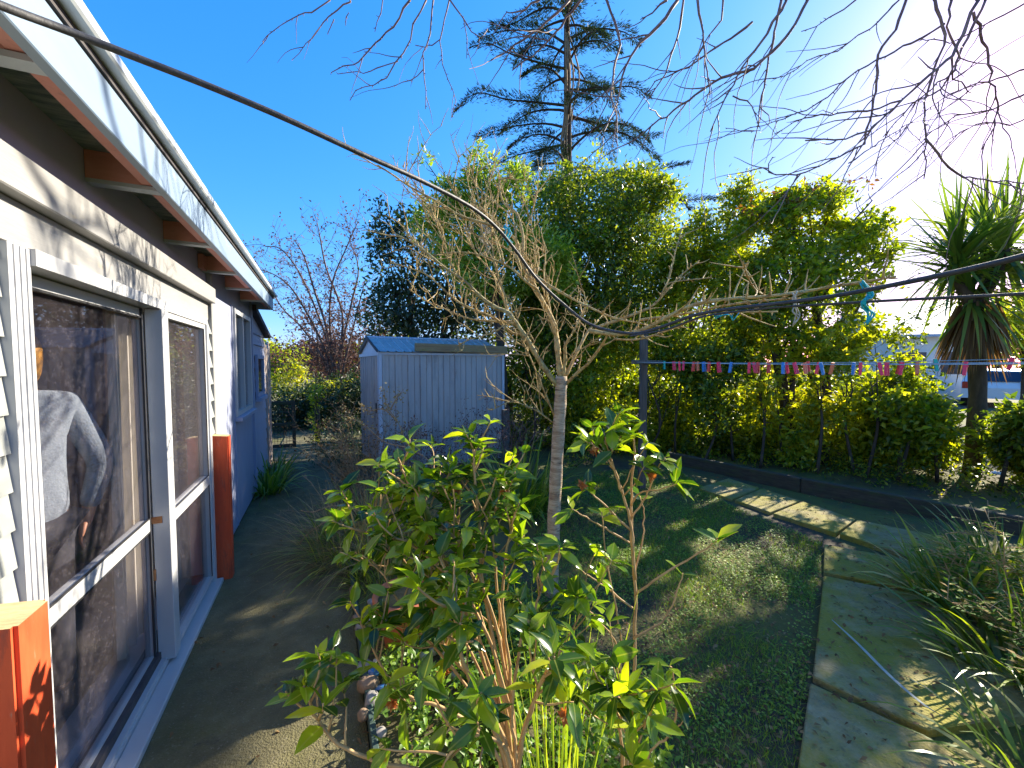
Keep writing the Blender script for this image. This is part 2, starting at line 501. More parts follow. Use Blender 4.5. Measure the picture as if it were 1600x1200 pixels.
M['board_pale'] = pmat('pale_painted_board', [(.3, (.245, .24, .235)), (.6, (.285, .28, .275)), (.8, (.325, .32, .31))], 3, .55, .12, 8, stretch=(1, .4, 3), bscale=40,
                       second=[(4, .6, .75, (.60, .46, .22), .7), (22, .66, .75, (.30, .25, .2), .5)])
M['upper_wall'] = pmat('grey_painted_wall', [(.3, (.42, .41, .62)), (.7, (.50, .49, .70))], 2, .7, .1)
M['weatherboard'] = pmat('pale_weatherboard', [(.3, (.25, .26, .25)), (.7, (.31, .32, .30))], 4, .55, .1, stretch=(1, .3, 2),
                         second=[(14, .64, .78, (.3, .28, .24), .6)])
M['panel'] = pmat('blue_grey_panel', [(.3, (.25, .27, .37)), (.7, (.32, .34, .45))], 2.5, .6, .1, stretch=(1, 1, .4),
                  second=[(9, .6, .75, (.26, .30, .42), .6), (1.3, .55, .75, (.44, .47, .55), .5)])
M['fascia'] = pmat('fascia_paint', [(.3, (.18, .245, .34)), (.7, (.23, .30, .39))], 3, .45, .08, stretch=(1, .3, 1),
                   second=[(11, .62, .72, (.36, .40, .46), .6), (26, .69, .74, (.55, .38, .2), .7)])
M['gutter'] = pmat('roof_edge_metal', [(.3, (.52, .56, .6)), (.7, (.66, .69, .71))], 9, .4, .05, metal=.2, second=[(20, .6, .75, (.3, .3, .3), .6)])
M['dark_gap'] = pmat('dark_timber_and_gap_shade', [(.3, (.04, .035, .04)), (.7, (.09, .08, .08))], 12, .9)
M['rafter'] = pmat('red_brown_rafter', [(.3, (.52, .21, .17)), (.7, (.64, .30, .25))], 5, .75, .2, stretch=(1, 1, 3), second=[(14, .6, .75, (.2, .12, .1), .6)])
M['rafter_grey'] = pmat('grey_rafter_edge', [(.3, (.36, .40, .46)), (.7, (.46, .50, .55))], 5, .6)
M['underlay'] = pmat('roof_underlay', [(.3, (.06, .10, .12)), (.5, (.2, .26, .28)), (.75, (.42, .46, .45))], 8, .6, .5, 8, stretch=(1, 5, 1), bscale=20)
M['roof'] = pmat('roof_iron', [(.3, (.38, .40, .42)), (.7, (.5, .52, .53))], 6, .5, metal=.4)
M['alu'] = pmat('white_aluminium', [(.3, (.42, .42, .43)), (.7, (.48, .48, .48))], 5, .35, .02, second=[(30, .68, .76, (.35, .28, .2), .5)])
M['rust'] = pmat('rusty_steel', [(.3, (.25, .09, .03)), (.7, (.42, .2, .08))], 30, .8, .3)
M['rubber'] = pmat('black_seal', [(.3, (.012, .012, .015)), (.7, (.03, .03, .034))], 20, .6)
M['glass'] = glassmat('window_glass', tint=(.88, .88, .9), boost=.85)
M['inner_wall'] = pmat('inner_wall_plaster', [(.3, (.22, .19, .22)), (.7, (.28, .24, .27))], 2, .8, second=[(5, .55, .7, (.25, .21, .22), .5)])
M['inner_floor'] = pmat('inner_floor_carpet', [(.3, (.20, .16, .14)), (.7, (.28, .23, .2))], 60, .95, .4)
M['inner_trim'] = pmat('pink_timber_trim', [(.3, (.46, .36, .33)), (.7, (.55, .44, .40))], 5, .5, stretch=(4, .4, 4))
M['curtain'] = pmat('cream_curtain', [(.3, (.55, .50, .40)), (.7, (.66, .60, .50))], 8, .9, .1, stretch=(6, 6, .3))
M['red_post'] = pmat('red_painted_timber', [(.25, (.46, .045, .014)), (.5, (.62, .075, .018)), (.75, (.70, .11, .03))], 4, .5, .15, 8, stretch=(3, 3, .5), bscale=24,
                     second=[(9, .55, .68, (.2, .045, .03), .7), (30, .62, .7, (.36, .22, .14), .6)], rough2=.8)
M['red_top'] = pmat('worn_post_top', [(.3, (.42, .28, .14)), (.55, (.55, .40, .2)), (.8, (.45, .10, .04))], 14, .8, .3, stretch=(1, 5, 1))
M['steel'] = pmat('shed_steel', [(.25, (.33, .32, .32)), (.5, (.42, .41, .40)), (.8, (.50, .485, .46))], 2.2, .5, .05, stretch=(1, 1, .25), metal=.15,
                  second=[(4, .5, .66, (.20, .20, .20), .7), (14, .6, .7, (.22, .16, .11), .6), (1.1, .5, .62, (.46, .46, .45), .5)])
M['steel_trim'] = pmat('shed_trim', [(.3, (.42, .48, .56)), (.7, (.52, .57, .64))], 6, .5, metal=.1, second=[(12, .6, .75, (.25, .2, .15), .5)])
M['steel_roof'] = pmat('shed_roof_steel', [(.3, (.40, .40, .40)), (.7, (.54, .54, .53))], 8, .45, metal=.3, second=[(12, .55, .7, (.15, .14, .13), .6)])
M['plank'] = pmat('mossy_plank', [(.25, (.16, .10, .05)), (.5, (.32, .22, .11)), (.75, (.42, .31, .16))], 5, .9, .6, 10, stretch=(.6, 6, 6), second=[(5, .52, .66, (.13, .14, .03), .8)])
M['grey_wood'] = pmat('weathered_grey_wood', [(.25, (.055, .045, .036)), (.5, (.11, .09, .072)), (.75, (.19, .16, .13))], 6, .9, .5, 10, stretch=(6, 6, .5), second=[(4, .58, .7, (.12, .13, .06), .6)])
M['edging'] = pmat('damp_timber_edging', [(.25, (.025, .02, .012)), (.5, (.06, .048, .03)), (.75, (.10, .08, .05))], 6, .95, .6, 10, stretch=(1, 6, 6), second=[(3, .5, .65, (.05, .065, .015), .8)])
M['green_board'] = pmat('dark_green_edging', [(.3, (.02, .045, .035)), (.7, (.05, .085, .07))], 6, .8, .3, second=[(10, .6, .7, (.10, .085, .06), .7)])
M['bark_pale'] = pmat('pale_ringed_bark', [(.28, (.13, .08, .045)), (.42, (.40, .28, .17)), (.58, (.60, .47, .31)), (.75, (.34, .23, .13))], 11, .9, .9, 10, stretch=(1, 1, 5), distort=.7, second=[(7, .56, .64, (.13, .08, .045), .85), (16, .58, .66, (.46, .47, .33), .6), (2.4, .5, .62, (.26, .15, .08), .6)], bscale=45)
M['twig_tan'] = pmat('tan_twig_bark', [(.3, (.16, .085, .03)), (.5, (.44, .29, .10)), (.7, (.64, .48, .2))], 28, .85, .6, 8, second=[(20, .52, .6, (.42, .38, .18), .6), (60, .6, .68, (.10, .06, .04), .7)], distort=.6)
M['twig_lichen'] = pmat('lichen_bark', [(.3, (.16, .11, .05)), (.5, (.38, .30, .12)), (.7, (.50, .46, .24))], 24, .9, .7, 8, second=[(34, .54, .62, (.16, .10, .06), .8), (12, .56, .62, (.50, .50, .36), .6)], distort=.6)
M['bark_dark'] = pmat('dark_bark', [(.25, (.025, .018, .012)), (.5, (.06, .042, .028)), (.75, (.11, .08, .055))], 8, .9, .7, 10, stretch=(2, 2, .5))
M['bark_mid'] = pmat('dark_twig_bark', [(.25, (.06, .04, .035)), (.5, (.12, .08, .07)), (.75, (.2, .14, .12))], 8, .85, .3, 8)
M['bark_brown'] = pmat('brown_branch_bark', [(.25, (.10, .055, .05)), (.5, (.2, .12, .10)), (.75, (.36, .25, .2))], 8, .7, .3, 8)
M['stem'] = pmat('camellia_stem', [(.25, (.28, .15, .055)), (.5, (.48, .29, .12)), (.75, (.54, .38, .18))], 14, .7, .2, 6)
M['stem_dry'] = pmat('dry_stem', [(.25, (.16, .10, .05)), (.5, (.30, .2, .11)), (.75, (.42, .31, .17))], 14, .85)
M['cable'] = pmat('black_cable', [(.3, (.022, .022, .026)), (.7, (.06, .058, .06))], 30, .6, .3)
M['wire'] = pmat('clothesline_wire', [(.3, (.28, .36, .38)), (.7, (.42, .48, .5))], 20, .5)
M['terracotta'] = pmat('terracotta', [(.25, (.34, .09, .035)), (.5, (.46, .135, .05)), (.75, (.52, .19, .09))], 6, .8, .15, second=[(14, .62, .74, (.5, .33, .22), .5)])
M['glass_blue'] = pmat('blue_shell', [(.3, (.02, .06, .22)), (.5, (.05, .16, .42)), (.7, (.12, .40, .5))], 26, .12, coat=.6)
for nm, c in (('stone_grey', (.26, .24, .22)), ('stone_brown', (.24, .16, .10)), ('stone_cream', (.52, .46, .36))):
    M[nm] = pmat(nm, [(.25, tuple(x * .7 for x in c)), (.7, tuple(min(1, x * 1.25) for x in c))], 18, .75, .25, second=[(50, .6, .7, tuple(x * .45 for x in c), .5)])
for nm, c in (('peg_pink', (.92, .03, .10)), ('peg_red', (.72, .05, .045)), ('peg_blue', (.015, .22, .55)), ('peg_green', (.02, .42, .30)), ('peg_orange', (.80, .20, .08))):
    M[nm] = pmat(nm, [(.3, c), (.7, tuple(min(1, x * 1.15) for x in c))], 40, .4)
M['teal_rope'] = pmat('teal_twine', [(.3, (.0, .30, .36)), (.7, (.01, .46, .50))], 60, .7)
M['cream_rope'] = pmat('cream_twine', [(.3, (.36, .32, .24)), (.7, (.5, .46, .36))], 60, .9)
M['white_wall'] = pmat('white_house_wall', [(.3, (.62, .62, .60)), (.7, (.72, .72, .7))], 2, .7)
M['blue_roof'] = pmat('blue_grey_roof', [(.3, (.22, .32, .44)), (.7, (.30, .40, .52))], 2, .5)
M['car_white'] = pmat('white_car_paint', [(.3, (.72, .73, .74)), (.7, (.78, .78, .78))], 3, .2, coat=.5)
M['dark_window'] = pmat('dark_window', [(.3, (.02, .025, .035)), (.7, (.05, .06, .08))], 3, .06)
M['red_lens'] = pmat('red_lens', [(.3, (.5, .02, .02)), (.7, (.6, .04, .03))], 8, .2)
M['tyre'] = pmat('tyre', [(.3, (.015, .015, .015)), (.7, (.03, .03, .03))], 20, .9)
M['jumper'] = pmat('grey_knit', [(.3, (.24, .28, .32)), (.7, (.33, .37, .41))], 90, .95, .5, 4)
M['skin'] = pmat('skin', [(.3, (.55, .24, .13)), (.7, (.62, .29, .17))], 12, .5)
M['hair'] = pmat('blond_hair', [(.3, (.66, .26, .02)), (.7, (.85, .42, .05))], 30, .5, .4, stretch=(6, 6, 1))
M['trousers'] = pmat('dark_trousers', [(.3, (.03, .03, .04)), (.7, (.05, .05, .065))], 50, .9)
M['white_petal'] = pmat('white_petal', [(.3, (.72, .72, .68)), (.7, (.8, .8, .76))], 20, .6)

G_DK = (.010, .026, .009); G_MD = (.022, .055, .012); G_YL = (.085, .13, .012)
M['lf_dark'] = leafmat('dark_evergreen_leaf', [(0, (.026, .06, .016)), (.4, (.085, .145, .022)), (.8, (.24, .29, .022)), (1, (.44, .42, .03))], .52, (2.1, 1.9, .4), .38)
M['lf_shade'] = leafmat('painted_shade_leaf', [(0, (.012, .03, .012)), (.6, (.03, .06, .018)), (1, (.06, .095, .02))], .3, (1.8, 1.7, .4), .45)  # darker leaf copy: shade at the path's far end put into the colour
M['lf_blue'] = leafmat('blue_green_leaf', [(0, (.016, .036, .022)), (.6, (.034, .062, .03)), (1, (.075, .10, .03))], .35, (1.7, 1.7, .5), .42)
M['lf_bright'] = leafmat('bright_green_leaf', [(0, (.13, .22, .022)), (.5, (.25, .36, .036)), (1, (.42, .46, .06))], .4, (1.6, 1.6, .45), .4)
M['lf_hedge'] = leafmat('hedge_leaf', [(0, (.04, .085, .013)), (.4, (.15, .22, .018)), (.75, (.34, .39, .022)), (1, (.50, .46, .03))], .54, (2.1, 1.9, .35), .34)
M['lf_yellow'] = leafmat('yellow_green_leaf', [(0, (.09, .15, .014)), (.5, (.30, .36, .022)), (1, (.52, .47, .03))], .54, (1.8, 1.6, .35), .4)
M['lf_red'] = leafmat('reddish_tip_leaf', [(0, (.09, .05, .015)), (.5, (.17, .09, .025)), (1, (.22, .12, .03))], .45, (1.6, 1.3, .5), .4)
M['lf_camellia'] = leafmat('camellia_leaf', [(0, (.02, .06, .014)), (.35, (.075, .16, .016)), (.7, (.26, .38, .026)), (1, (.46, .50, .04))], .46, (2.0, 1.9, .3), .2, .6, .1, True)
M['lf_conifer'] = leafmat('conifer_needles', [(0, (.012, .028, .022)), (.6, (.026, .05, .034)), (1, (.06, .085, .04))], .25, (1.4, 1.5, .6), .6, .3)
M['lf_strap'] = leafmat('strap_leaf', [(0, (.05, .10, .014)), (.5, (.14, .22, .02)), (.85, (.27, .33, .035)), (1, (.48, .40, .12))], .35, (1.7, 1.7, .35), .33)
M['lf_cord'] = leafmat('cordyline_leaf', [(0, (.05, .10, .025)), (.5, (.10, .18, .035)), (1, (.22, .28, .06))], .4, (1.8, 1.7, .35), .35)
M['lf_dead'] = leafmat('dead_leaf', [(0, (.10, .055, .025)), (.5, (.2, .12, .055)), (1, (.34, .23, .11))], .25, (1.3, 1.1, .7), .8, .2)
M['lf_purple'] = leafmat('dull_purple_leaf', [(0, (.07, .03, .035)), (.5, (.13, .06, .05)), (1, (.2, .12, .07))], .3, (1.4, 1.2, .8), .7, .3)
M['lf_nandina'] = leafmat('bronze_small_leaf', [(0, (.05, .13, .018)), (.6, (.15, .27, .028)), (.88, (.32, .24, .05)), (1, (.44, .25, .12))], .4, (1.5, 1.3, .6), .7, .1)
M['lf_cover'] = leafmat('groundcover_leaf', [(0, (.08, .16, .02)), (.5, (.15, .27, .035)), (1, (.25, .36, .05))], .35, (1.7, 1.7, .4), .4)
M['lf_grass'] = leafmat('lawn_blade', [(0, (.065, .15, .010)), (.5, (.17, .30, .015)), (.9, (.29, .38, .025)), (1, (.46, .36, .10))], .35, (1.8, 1.7, .4), .5)
M['lf_moss'] = leafmat('weed_leaf', [(0, (.08, .17, .013)), (.6, (.20, .33, .025)), (1, (.34, .42, .07))], .3, (1.6, 1.6, .5), .6)

# ------------------------------------------------------------------ ground
gm = MB()
n = 60
xs = np.concatenate([np.linspace(-250, -12, 8), np.linspace(-10, 12, n), np.linspace(14, 250, 8)])
ys = np.concatenate([np.linspace(-250, -6, 8), np.linspace(-4, 18, n), np.linspace(20, 300, 8)])
for y in ys:
    for x in xs:
        z = 0.0
        if -10 < x < 12 and -4 < y < 18: z = .012 * math.sin(x * 2.3 + y) * math.cos(y * 1.9) - .012
        gm.v.append((x, y, z))
W_ = len(xs)
for j in range(len(ys) - 1):
    for i in range(W_ - 1):
        a = j * W_ + i
        gm.f.append((a, a + 1, a + 1 + W_, a + W_)); gm.m.append(0)
tag(gm.build('ground', M['soil'], smooth=True), kind='structure')
# ------------------------------------------------------------------ house (local x = out from the wall, y = along it)
HAZ = math.atan(.461)
HO = Vector((-.865, 0, 0))
def H(t, s, z=0.0):
    return Vector((HO.x + t * math.cos(HAZ) - s * math.sin(HAZ), t * math.sin(HAZ) + s * math.cos(HAZ), z))

house = empty('house', HO, HAZ, 'low grey house with a white sliding glass door under an open raftered eave', 'house')

def hb(name, a, b, mat, parent=None, bev=0.0):
    return box_obj(name, a, b, M[mat], parent or house, bev)

# weatherboards
def boards(mb, s0, s1, z0, z1, t=0.0, pitch=.135, th=.022):
    z = z0
    while z < z1 - .01:
        zt = min(z + pitch + .012, z1)
        n = len(mb.v)
        mb.v += [(t + th, s0, z), (t + th, s1, z), (t + .004, s1, zt), (t + .004, s0, zt), (t - .02, s0, z), (t - .02, s1, z), (t - .02, s1, zt), (t - .02, s0, zt)]
        for q in ((0, 1, 2, 3), (4, 5, 1, 0), (1, 5, 6, 2), (5, 4, 7, 6), (4, 0, 3, 7), (3, 2, 6, 7)):
            mb.f.append(tuple(n + i for i in q)); mb.m.append(0)
        z += pitch
S0, S1, SM = 1.30, 3.20, 2.33       # door jambs and mullion
m = MB(); boards(m, -3.0, 1.20, .12, 1.97, pitch=.105, th=.016); m.build('weatherboard_wall', M['weatherboard'], house)
m = MB(); boards(m, 3.235, 3.42, .10, 1.95, pitch=.125, th=.03); m.build('weatherboard_strip', M['weatherboard'], house)
hb('base_plinth', (-.1, -3.0, -.1), (-.015, 5.38, .115), 'dark_gap')
# boards above the door
hb('lower_lintel', (-.02, -3.0, 1.955), (.018, 3.36, 2.075), 'board_pale')
hb('upper_lintel', (-.02, -3.0, 2.079), (.062, 3.40, 2.19), 'board_pale', None, .004)
hb('upper_wall', (-.10, -3.0, 2.194), (.0, 3.42, 2.47), 'upper_wall')
# blue panel wall with battens
hb('panel_wall', (-.10, 3.425, .06), (.008, 4.275, 2.47), 'panel')
hb('panel_wall', (-.10, 4.283, .06), (.006, 5.40, 1.10), 'panel')
hb('panel_wall', (-.10, 4.283, 2.17), (.006, 5.40, 2.47), 'panel')
hb('panel_wall', (-.10, 5.245, 1.104), (.006, 5.40, 2.166), 'panel')
hb('corner_board', (.004, 3.405, .08), (.034, 3.455, 2.40), 'board_pale', None, .003)
m = MB(); m.box((-.02, 4.268, .07), (.018, 4.292, 2.2)); m.build('batten', M['panel'], house)
hb('corner_board', (-.02, 5.37, .08), (.03, 5.43, 2.40), 'panel')
# back window
wf = MB()
wf.box((-.03, 4.30, 1.12), (.035, 4.345, 2.16)); wf.box((-.03, 5.19, 1.12), (.035, 5.235, 2.16))
wf.box((-.03, 4.345, 2.115), (.033, 5.19, 2.16)); wf.box((-.03, 4.345, 1.12), (.033, 5.19, 1.165)); wf.box((-.02, 4.74, 1.165), (.03, 4.79, 2.115))
win = wf.build('window', M['alu'], house)
box_obj('pane', (-.012, 4.345, 1.165), (-.004, 5.19, 2.115), M['glass'], win)
box_obj('sill', (-.02, 4.28, 1.075), (.075, 5.26, 1.116), M['panel'], win, .004)
# a net curtain behind that window
# ---- sliding door
door = MB()
door.box((-.08, 1.205, .03), (.028, 1.30, 1.95))                 # wide near jamb, grooved
for k in range(3): door.box((.028, 1.226 + k * .026, .03), (.031, 1.231 + k * .026, 1.948))
door.box((-.09, 1.30, 1.905), (.04, 3.235, 1.953))               # head
door.box((-.10, 3.185, .03), (.045, 3.232, 1.905))               # far jamb
door.box((-.10, 1.30, .03), (.012, 3.185, .062)); door.box((.0125, 1.24, .012), (.085, 3.235, .045), bev=.004)   # sill tracks
door.box((-.02, 1.305, .062), (.006, 3.185, .078))
dr = door.build('sliding_door', M['alu'], house)
# sliding leaf (inner track)
m = MB()
m.box((-.07, 1.305, .075), (-.035, 1.35, 1.9)); m.box((-.07, 2.27, .075), (-.035, 2.315, 1.9))
m.box((-.07, 1.35, .075), (-.035, 2.27, .12)); m.box((-.07, 1.35, 1.86), (-.035, 2.27, 1.90)); m.box((-.07, 1.35, .775), (-.028, 2.27, .835))
m.build('sliding_leaf', M['alu'], dr)
m = MB(); m.box((-.055, 1.35, .12), (-.049, 2.27, .775)); m.box((-.055, 1.35, .835), (-.049, 2.27, 1.86)); m.build('sliding_pane', M['glass'], dr)
m = MB(); m.box((-.0345, 2.262, .08), (-.026, 2.272, 1.9)); m.box((-.0345, 1.35, .768), (-.027, 2.26, .776)); m.box((-.0345, 1.35, .836), (-.027, 2.26, .842)); m.box((-.0345,1.35,1.852),(-.028,2.262,1.86)); m.build('seal', M['rubber'], dr)
# fixed leaf (outer track)
m = MB()
m.box((-.028, 2.30, .064), (.045, 2.385, 1.903), bev=.003); m.box((-.01, 3.14, .078), (.035, 3.184, 1.903))
m.box((-.01, 2.385, .078), (.033, 3.14, .11)); m.box((-.01, 2.385, 1.872), (.033, 3.14, 1.903)); m.box((-.01, 2.385, .775), (.04, 3.14, .835))
m.build('fixed_leaf', M['alu'], dr)
m = MB(); m.box((.004, 2.385, .11), (.010, 3.14, .775)); m.box((.004, 2.385, .835), (.010, 3.14, 1.872)); m.build('fixed_pane', M['glass'], dr)
m = MB(); m.box((.0352, 3.132, .11), (.0385, 3.142, 1.87)); m.box((.033, 2.386, .836), (.0365, 3.13, .842)); m.build('seal', M['rubber'], dr)
m = MB(); m.box((-.036, 2.297, .80), (.012, 2.301, .835)); m.build('catch', M['rust'], dr)
m = MB(); m.box((-.035, 2.2975, .50), (-.022, 2.302, .56)); m.build('hinge_plate', M['rust'], dr)
# ---- eave
SE = 5.47
fa = hb('fascia', (.215, -3.2, 2.29), (.245, SE, 2.425), 'fascia', None, .003)
hb('fascia_backing', (.165, -3.2, 2.315), (.2145, SE - .03, 2.40), 'rafter')
m = MB(); m.box((.02, SE - .03, 2.29), (.2148, SE, 2.425)); m.build('fascia_end', M['fascia'], house)
hb('gap_shade_strip', (.20, -3.2, 2.427), (.252, SE + .01, 2.448), 'dark_gap')  # solid dark strip painting the shade of the gap below the roof edge
hb('roof_edge', (.19, -3.2, 2.450), (.285, SE + .03, 2.488), 'gutter', None, .006)
m = MB()
for (ta, tb, za, zb) in ((.19, -3.2, 2.489, 2.9),):
    y0, y1 = -3.2, SE + .03
    m.v += [(ta, y0, za), (ta, y1, za), (tb, y1, zb), (tb, y0, zb), (ta, y0, za + .03), (ta, y1, za + .03), (tb, y1, zb + .03), (tb, y0, zb + .03)]
    for q in ((0, 3, 2, 1), (4, 5, 6, 7), (0, 1, 5, 4), (1, 2, 6, 5), (2, 3, 7, 6), (3, 0, 4, 7)):
        m.f.append(q); m.m.append(0)
m.build('roof', M['roof'], house)
hb('eave_lining', (-.1, -3.2, 2.415), (.199, SE - .03, 2.424), 'underlay')
for s in (-.7, .12, .95, 1.70, 2.52, 3.32, 4.05, 4.8):
    r = hb('rafter', (.002, s, 2.312), (.1648, s + .05, 2.413), 'rafter')
    box_obj('rafter_edge', (.002, s, 2.297), (.2146, s + .05, 2.3115), M['rafter_grey'], r)
hb('purlin', (.0025, 3.2, 2.30), (.035, 3.3, 2.40), 'rafter')
# ---- room behind the glass
hb('floor', (-3.4, .2, .0), (-.105, 4.2, .06), 'inner_floor')
hb('inner_wall', (-3.5, .1, .0), (-3.4, 4.3, 2.3), 'inner_wall'); hb('inner_wall', (-3.4, .1, .0), (-.105, .2, 2.3), 'inner_wall'); hb('inner_wall', (-3.4, 4.2, .0), (-.105, 4.3, 2.3), 'inner_wall')
hb('ceiling', (-3.5, .1, 2.30), (-.11, 4.3, 2.36), 'inner_wall')
hb('inner_sill', (-.24, 1.25, .062), (-.104, 3.25, .10), 'inner_trim')
hb('inner_jamb', (-.19, 3.20, .10), (-.104, 3.26, 1.93), 'inner_trim')
hb('inner_wall', (-.20, .2, .06), (-.105, 1.19, 2.3), 'inner_wall'); hb('inner_wall', (-.20, 3.27, .06), (-.105, 4.2, 2.3), 'inner_wall')
# ---- rear wing: lower roof, blue weatherboards
m = MB(); boards(m, 5.435, 6.75, .08, 2.02, t=-.02, pitch=.15, th=.022); m.build('wing_wall', M['panel'], house)
m = MB(); m.poly([(-.002, 5.435, 2.02), (-.002, 6.75, 2.02), (-.002, 6.75, 2.03), (-.002, 5.435, 2.27)]); m.poly([(-.04, 5.435, 2.02), (-.04, 5.435, 2.27), (-.04, 6.75, 2.03), (-.04, 6.75, 2.02)])
m.build('wing_gable', M['panel'], house)
m = MB()
for t0, t1 in ((-2.5, .07),):
    m.v += [(t0, 5.43, 2.27), (t1, 5.43, 2.27), (t1, 6.86, 2.02), (t0, 6.86, 2.02), (t0, 5.43, 2.34), (t1, 5.43, 2.34), (t1, 6.86, 2.08), (t0, 6.86, 2.08)]
    for q in ((0, 3, 2, 1), (4, 5, 6, 7), (0, 1, 5, 4), (1, 2, 6, 5), (2, 3, 7, 6), (3, 0, 4, 7)): m.f.append(q); m.m.append(0)
m.build('wing_roof', M['dark_gap'], house)
hb('wing_end_wall', (-2.4, 6.72, .08), (-.045, 6.75, 2.02), 'panel'); hb('back_wall', (-2.4, 5.40, .1), (-.11, 5.43, 2.47), 'panel')
wf = MB(); wf.box((.0, 5.75, 1.2), (.03, 5.8, 1.75)); wf.box((.0, 6.35, 1.2), (.03, 6.4, 1.75)); wf.box((.0, 5.8, 1.7), (.028, 6.35, 1.75)); wf.box((.0, 5.8, 1.2), (.028, 6.35, 1.25))
win = wf.build('window', M['panel'], house); box_obj('pane', (.004, 5.8, 1.25), (.012, 6.35, 1.7), M['dark_window'], win); box_obj('sill', (.0, 5.72, 1.15), (.06, 6.43, 1.196), M['panel'], win)

# curtains hang inside: things of their own
def curtain(s0, s1, label):
    m = MB(); k = 40
    top, bot = [], []
    for i in range(k + 1):
        s = s0 + (s1 - s0) * i / k
        t = -.165 + .024 * math.sin(i * 1.35) + .01 * math.sin(i * .5)
        top.append((t, s, 1.95)); bot.append((t * 1.02 - .01, s0 + (s1 - s0) * 1.06 * i / k - .01, .13))
    for i in range(k): m.poly([bot[i], bot[i + 1], top[i + 1], top[i]])
    for i in range(k): m.poly([(bot[i + 1][0] - .006, *bot[i + 1][1:]), (bot[i][0] - .006, *bot[i][1:]), (top[i][0] - .006, *top[i][1:]), (top[i + 1][0] - .006, *top[i + 1][1:])])
    o = m.build('curtain', M['curtain'], None, True, HAZ, HO)
    return tag(o, label, 'curtain', 'curtains behind the sliding door')
curtain(2.29, 2.58, 'cream curtain gathered behind the middle upright of the glass door')
curtain(2.98, 3.2, 'cream curtain hanging at the far end of the glass door')

# red posts
def red_post(t0, t1, s0, s1, h, label, lean=0.0):
    bm = bmesh.new(); bmesh.ops.create_cube(bm, size=1)
    cx, cy = (t0 + t1) / 2, (s0 + s1) / 2
    for q in bm.verts:
        top = q.co.z > 0
        q.co = Vector((q.co.x * (t1 - t0), q.co.y * (s1 - s0) + (lean if top else 0), h if top else -.05))
        if top: q.co.z += -.012 if q.co.x > 0 else .0
    bmesh.ops.bevel(bm, geom=[e for e in bm.edges if abs(e.verts[0].co.z - e.verts[1].co.z) > .5], offset=.008, segments=2, affect='EDGES')
    bm.normal_update()
    m = MB(); m.addbm(bm, 0)
    for i, f in enumerate(bm.faces):
        if f.normal.z > .8: m.m[i] = 1
    bm.free()
    p = H(cx, cy)
    o = m.build('post', [M['red_post'], M['red_top']], None, False, HAZ, p)
    return tag(o, label, 'post', 'red posts along the house wall')
red_post(.085, .205, .80, .915, 1.095, 'red timber post with a worn bare top, by the near jamb of the glass door')
red_post(.02, .135, 3.25, 3.34, 1.10, 'red timber post past the far end of the glass door', .02)

# ------------------------------------------------------------------ concrete path, bed, edging
m = MB()
n = 70
for j in range(n + 1):
    for i in range(13):
        t = -.012 + (.93 - (-.012)) * i / 12; s = -1.5 + 13.5 * j / n
        m.v.append((t, s, .018 + .003 * math.sin(s * 3 + t * 5) - (.004 if i in (0, 12) else 0)))
for j in range(n):
    for i in range(12):
        a = j * 13 + i; m.f.append((a, a + 1, a + 14, a + 13)); m.m.append(0)
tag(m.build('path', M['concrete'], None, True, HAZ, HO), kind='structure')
o = MB(); o.box((.935, -1.2, -.05), (.962, 4.9, .075), bev=.004)
tag(o.build('edging_board', M['green_board'], None, False, HAZ, HO), 'dark green edging board between the concrete path and the planted bed', 'garden edging')
m = MB(); n = 40
for j in range(n + 1):
    for i in range(15):
        t = .966 + 1.1 * i / 14; s = -1.2 + 6.0 * j / n
        m.v.append((t, s, .045 + .02 * math.sin(s * 5 + t * 3) * math.cos(t * 7) - (.06 * (i / 14) ** 3)))
for j in range(n):
    for i in range(14):
        a = j * 15 + i; m.f.append((a, a + 1, a + 16, a + 15)); m.m.append(0)
tag(m.build('bed_soil', M['soil'], None, True, HAZ, HO), kind='structure')

# ------------------------------------------------------------------ paving slabs
def slab(pix, label, z=.03, th=.06):
    pts = [G(u, v, z) for u, v in pix]
    area = sum(a.x * b.y - b.x * a.y for a, b in zip(pts, pts[1:] + pts[:1]))
    if area < 0: pts.reverse()
    bm = bmesh.new()
    vs = [bm.verts.new(p) for p in pts]; f = bm.faces.new(vs)
    r = bmesh.ops.extrude_face_region(bm, geom=[f])
    for e in r['geom']:
        if isinstance(e, bmesh.types.BMVert): e.co.z -= th
    bmesh.ops.recalc_face_normals(bm, faces=bm.faces)
    bmesh.ops.bevel(bm, geom=[e for e in bm.edges], offset=.006, segments=1, affect='EDGES')
    m = MB(); m.addbm(bm); bm.free()
    return tag(m.build('paving_slab', M['slab']), label, 'paving slab', 'concrete slabs of the garden path')
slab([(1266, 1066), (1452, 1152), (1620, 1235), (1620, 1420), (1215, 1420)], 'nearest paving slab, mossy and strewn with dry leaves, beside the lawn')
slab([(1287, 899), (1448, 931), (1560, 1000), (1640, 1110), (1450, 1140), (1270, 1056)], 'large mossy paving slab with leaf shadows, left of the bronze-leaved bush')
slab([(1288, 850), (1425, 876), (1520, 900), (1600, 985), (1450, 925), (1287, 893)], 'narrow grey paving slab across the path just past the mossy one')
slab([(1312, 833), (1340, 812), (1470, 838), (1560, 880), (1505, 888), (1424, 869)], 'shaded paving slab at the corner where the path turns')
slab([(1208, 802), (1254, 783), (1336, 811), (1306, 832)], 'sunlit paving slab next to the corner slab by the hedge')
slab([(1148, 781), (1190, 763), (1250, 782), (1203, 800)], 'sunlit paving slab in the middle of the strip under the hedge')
slab([(1092, 762), (1138, 747), (1186, 762), (1143, 780)], 'farthest paving slab of the strip, dappled with sun by the timber edging')

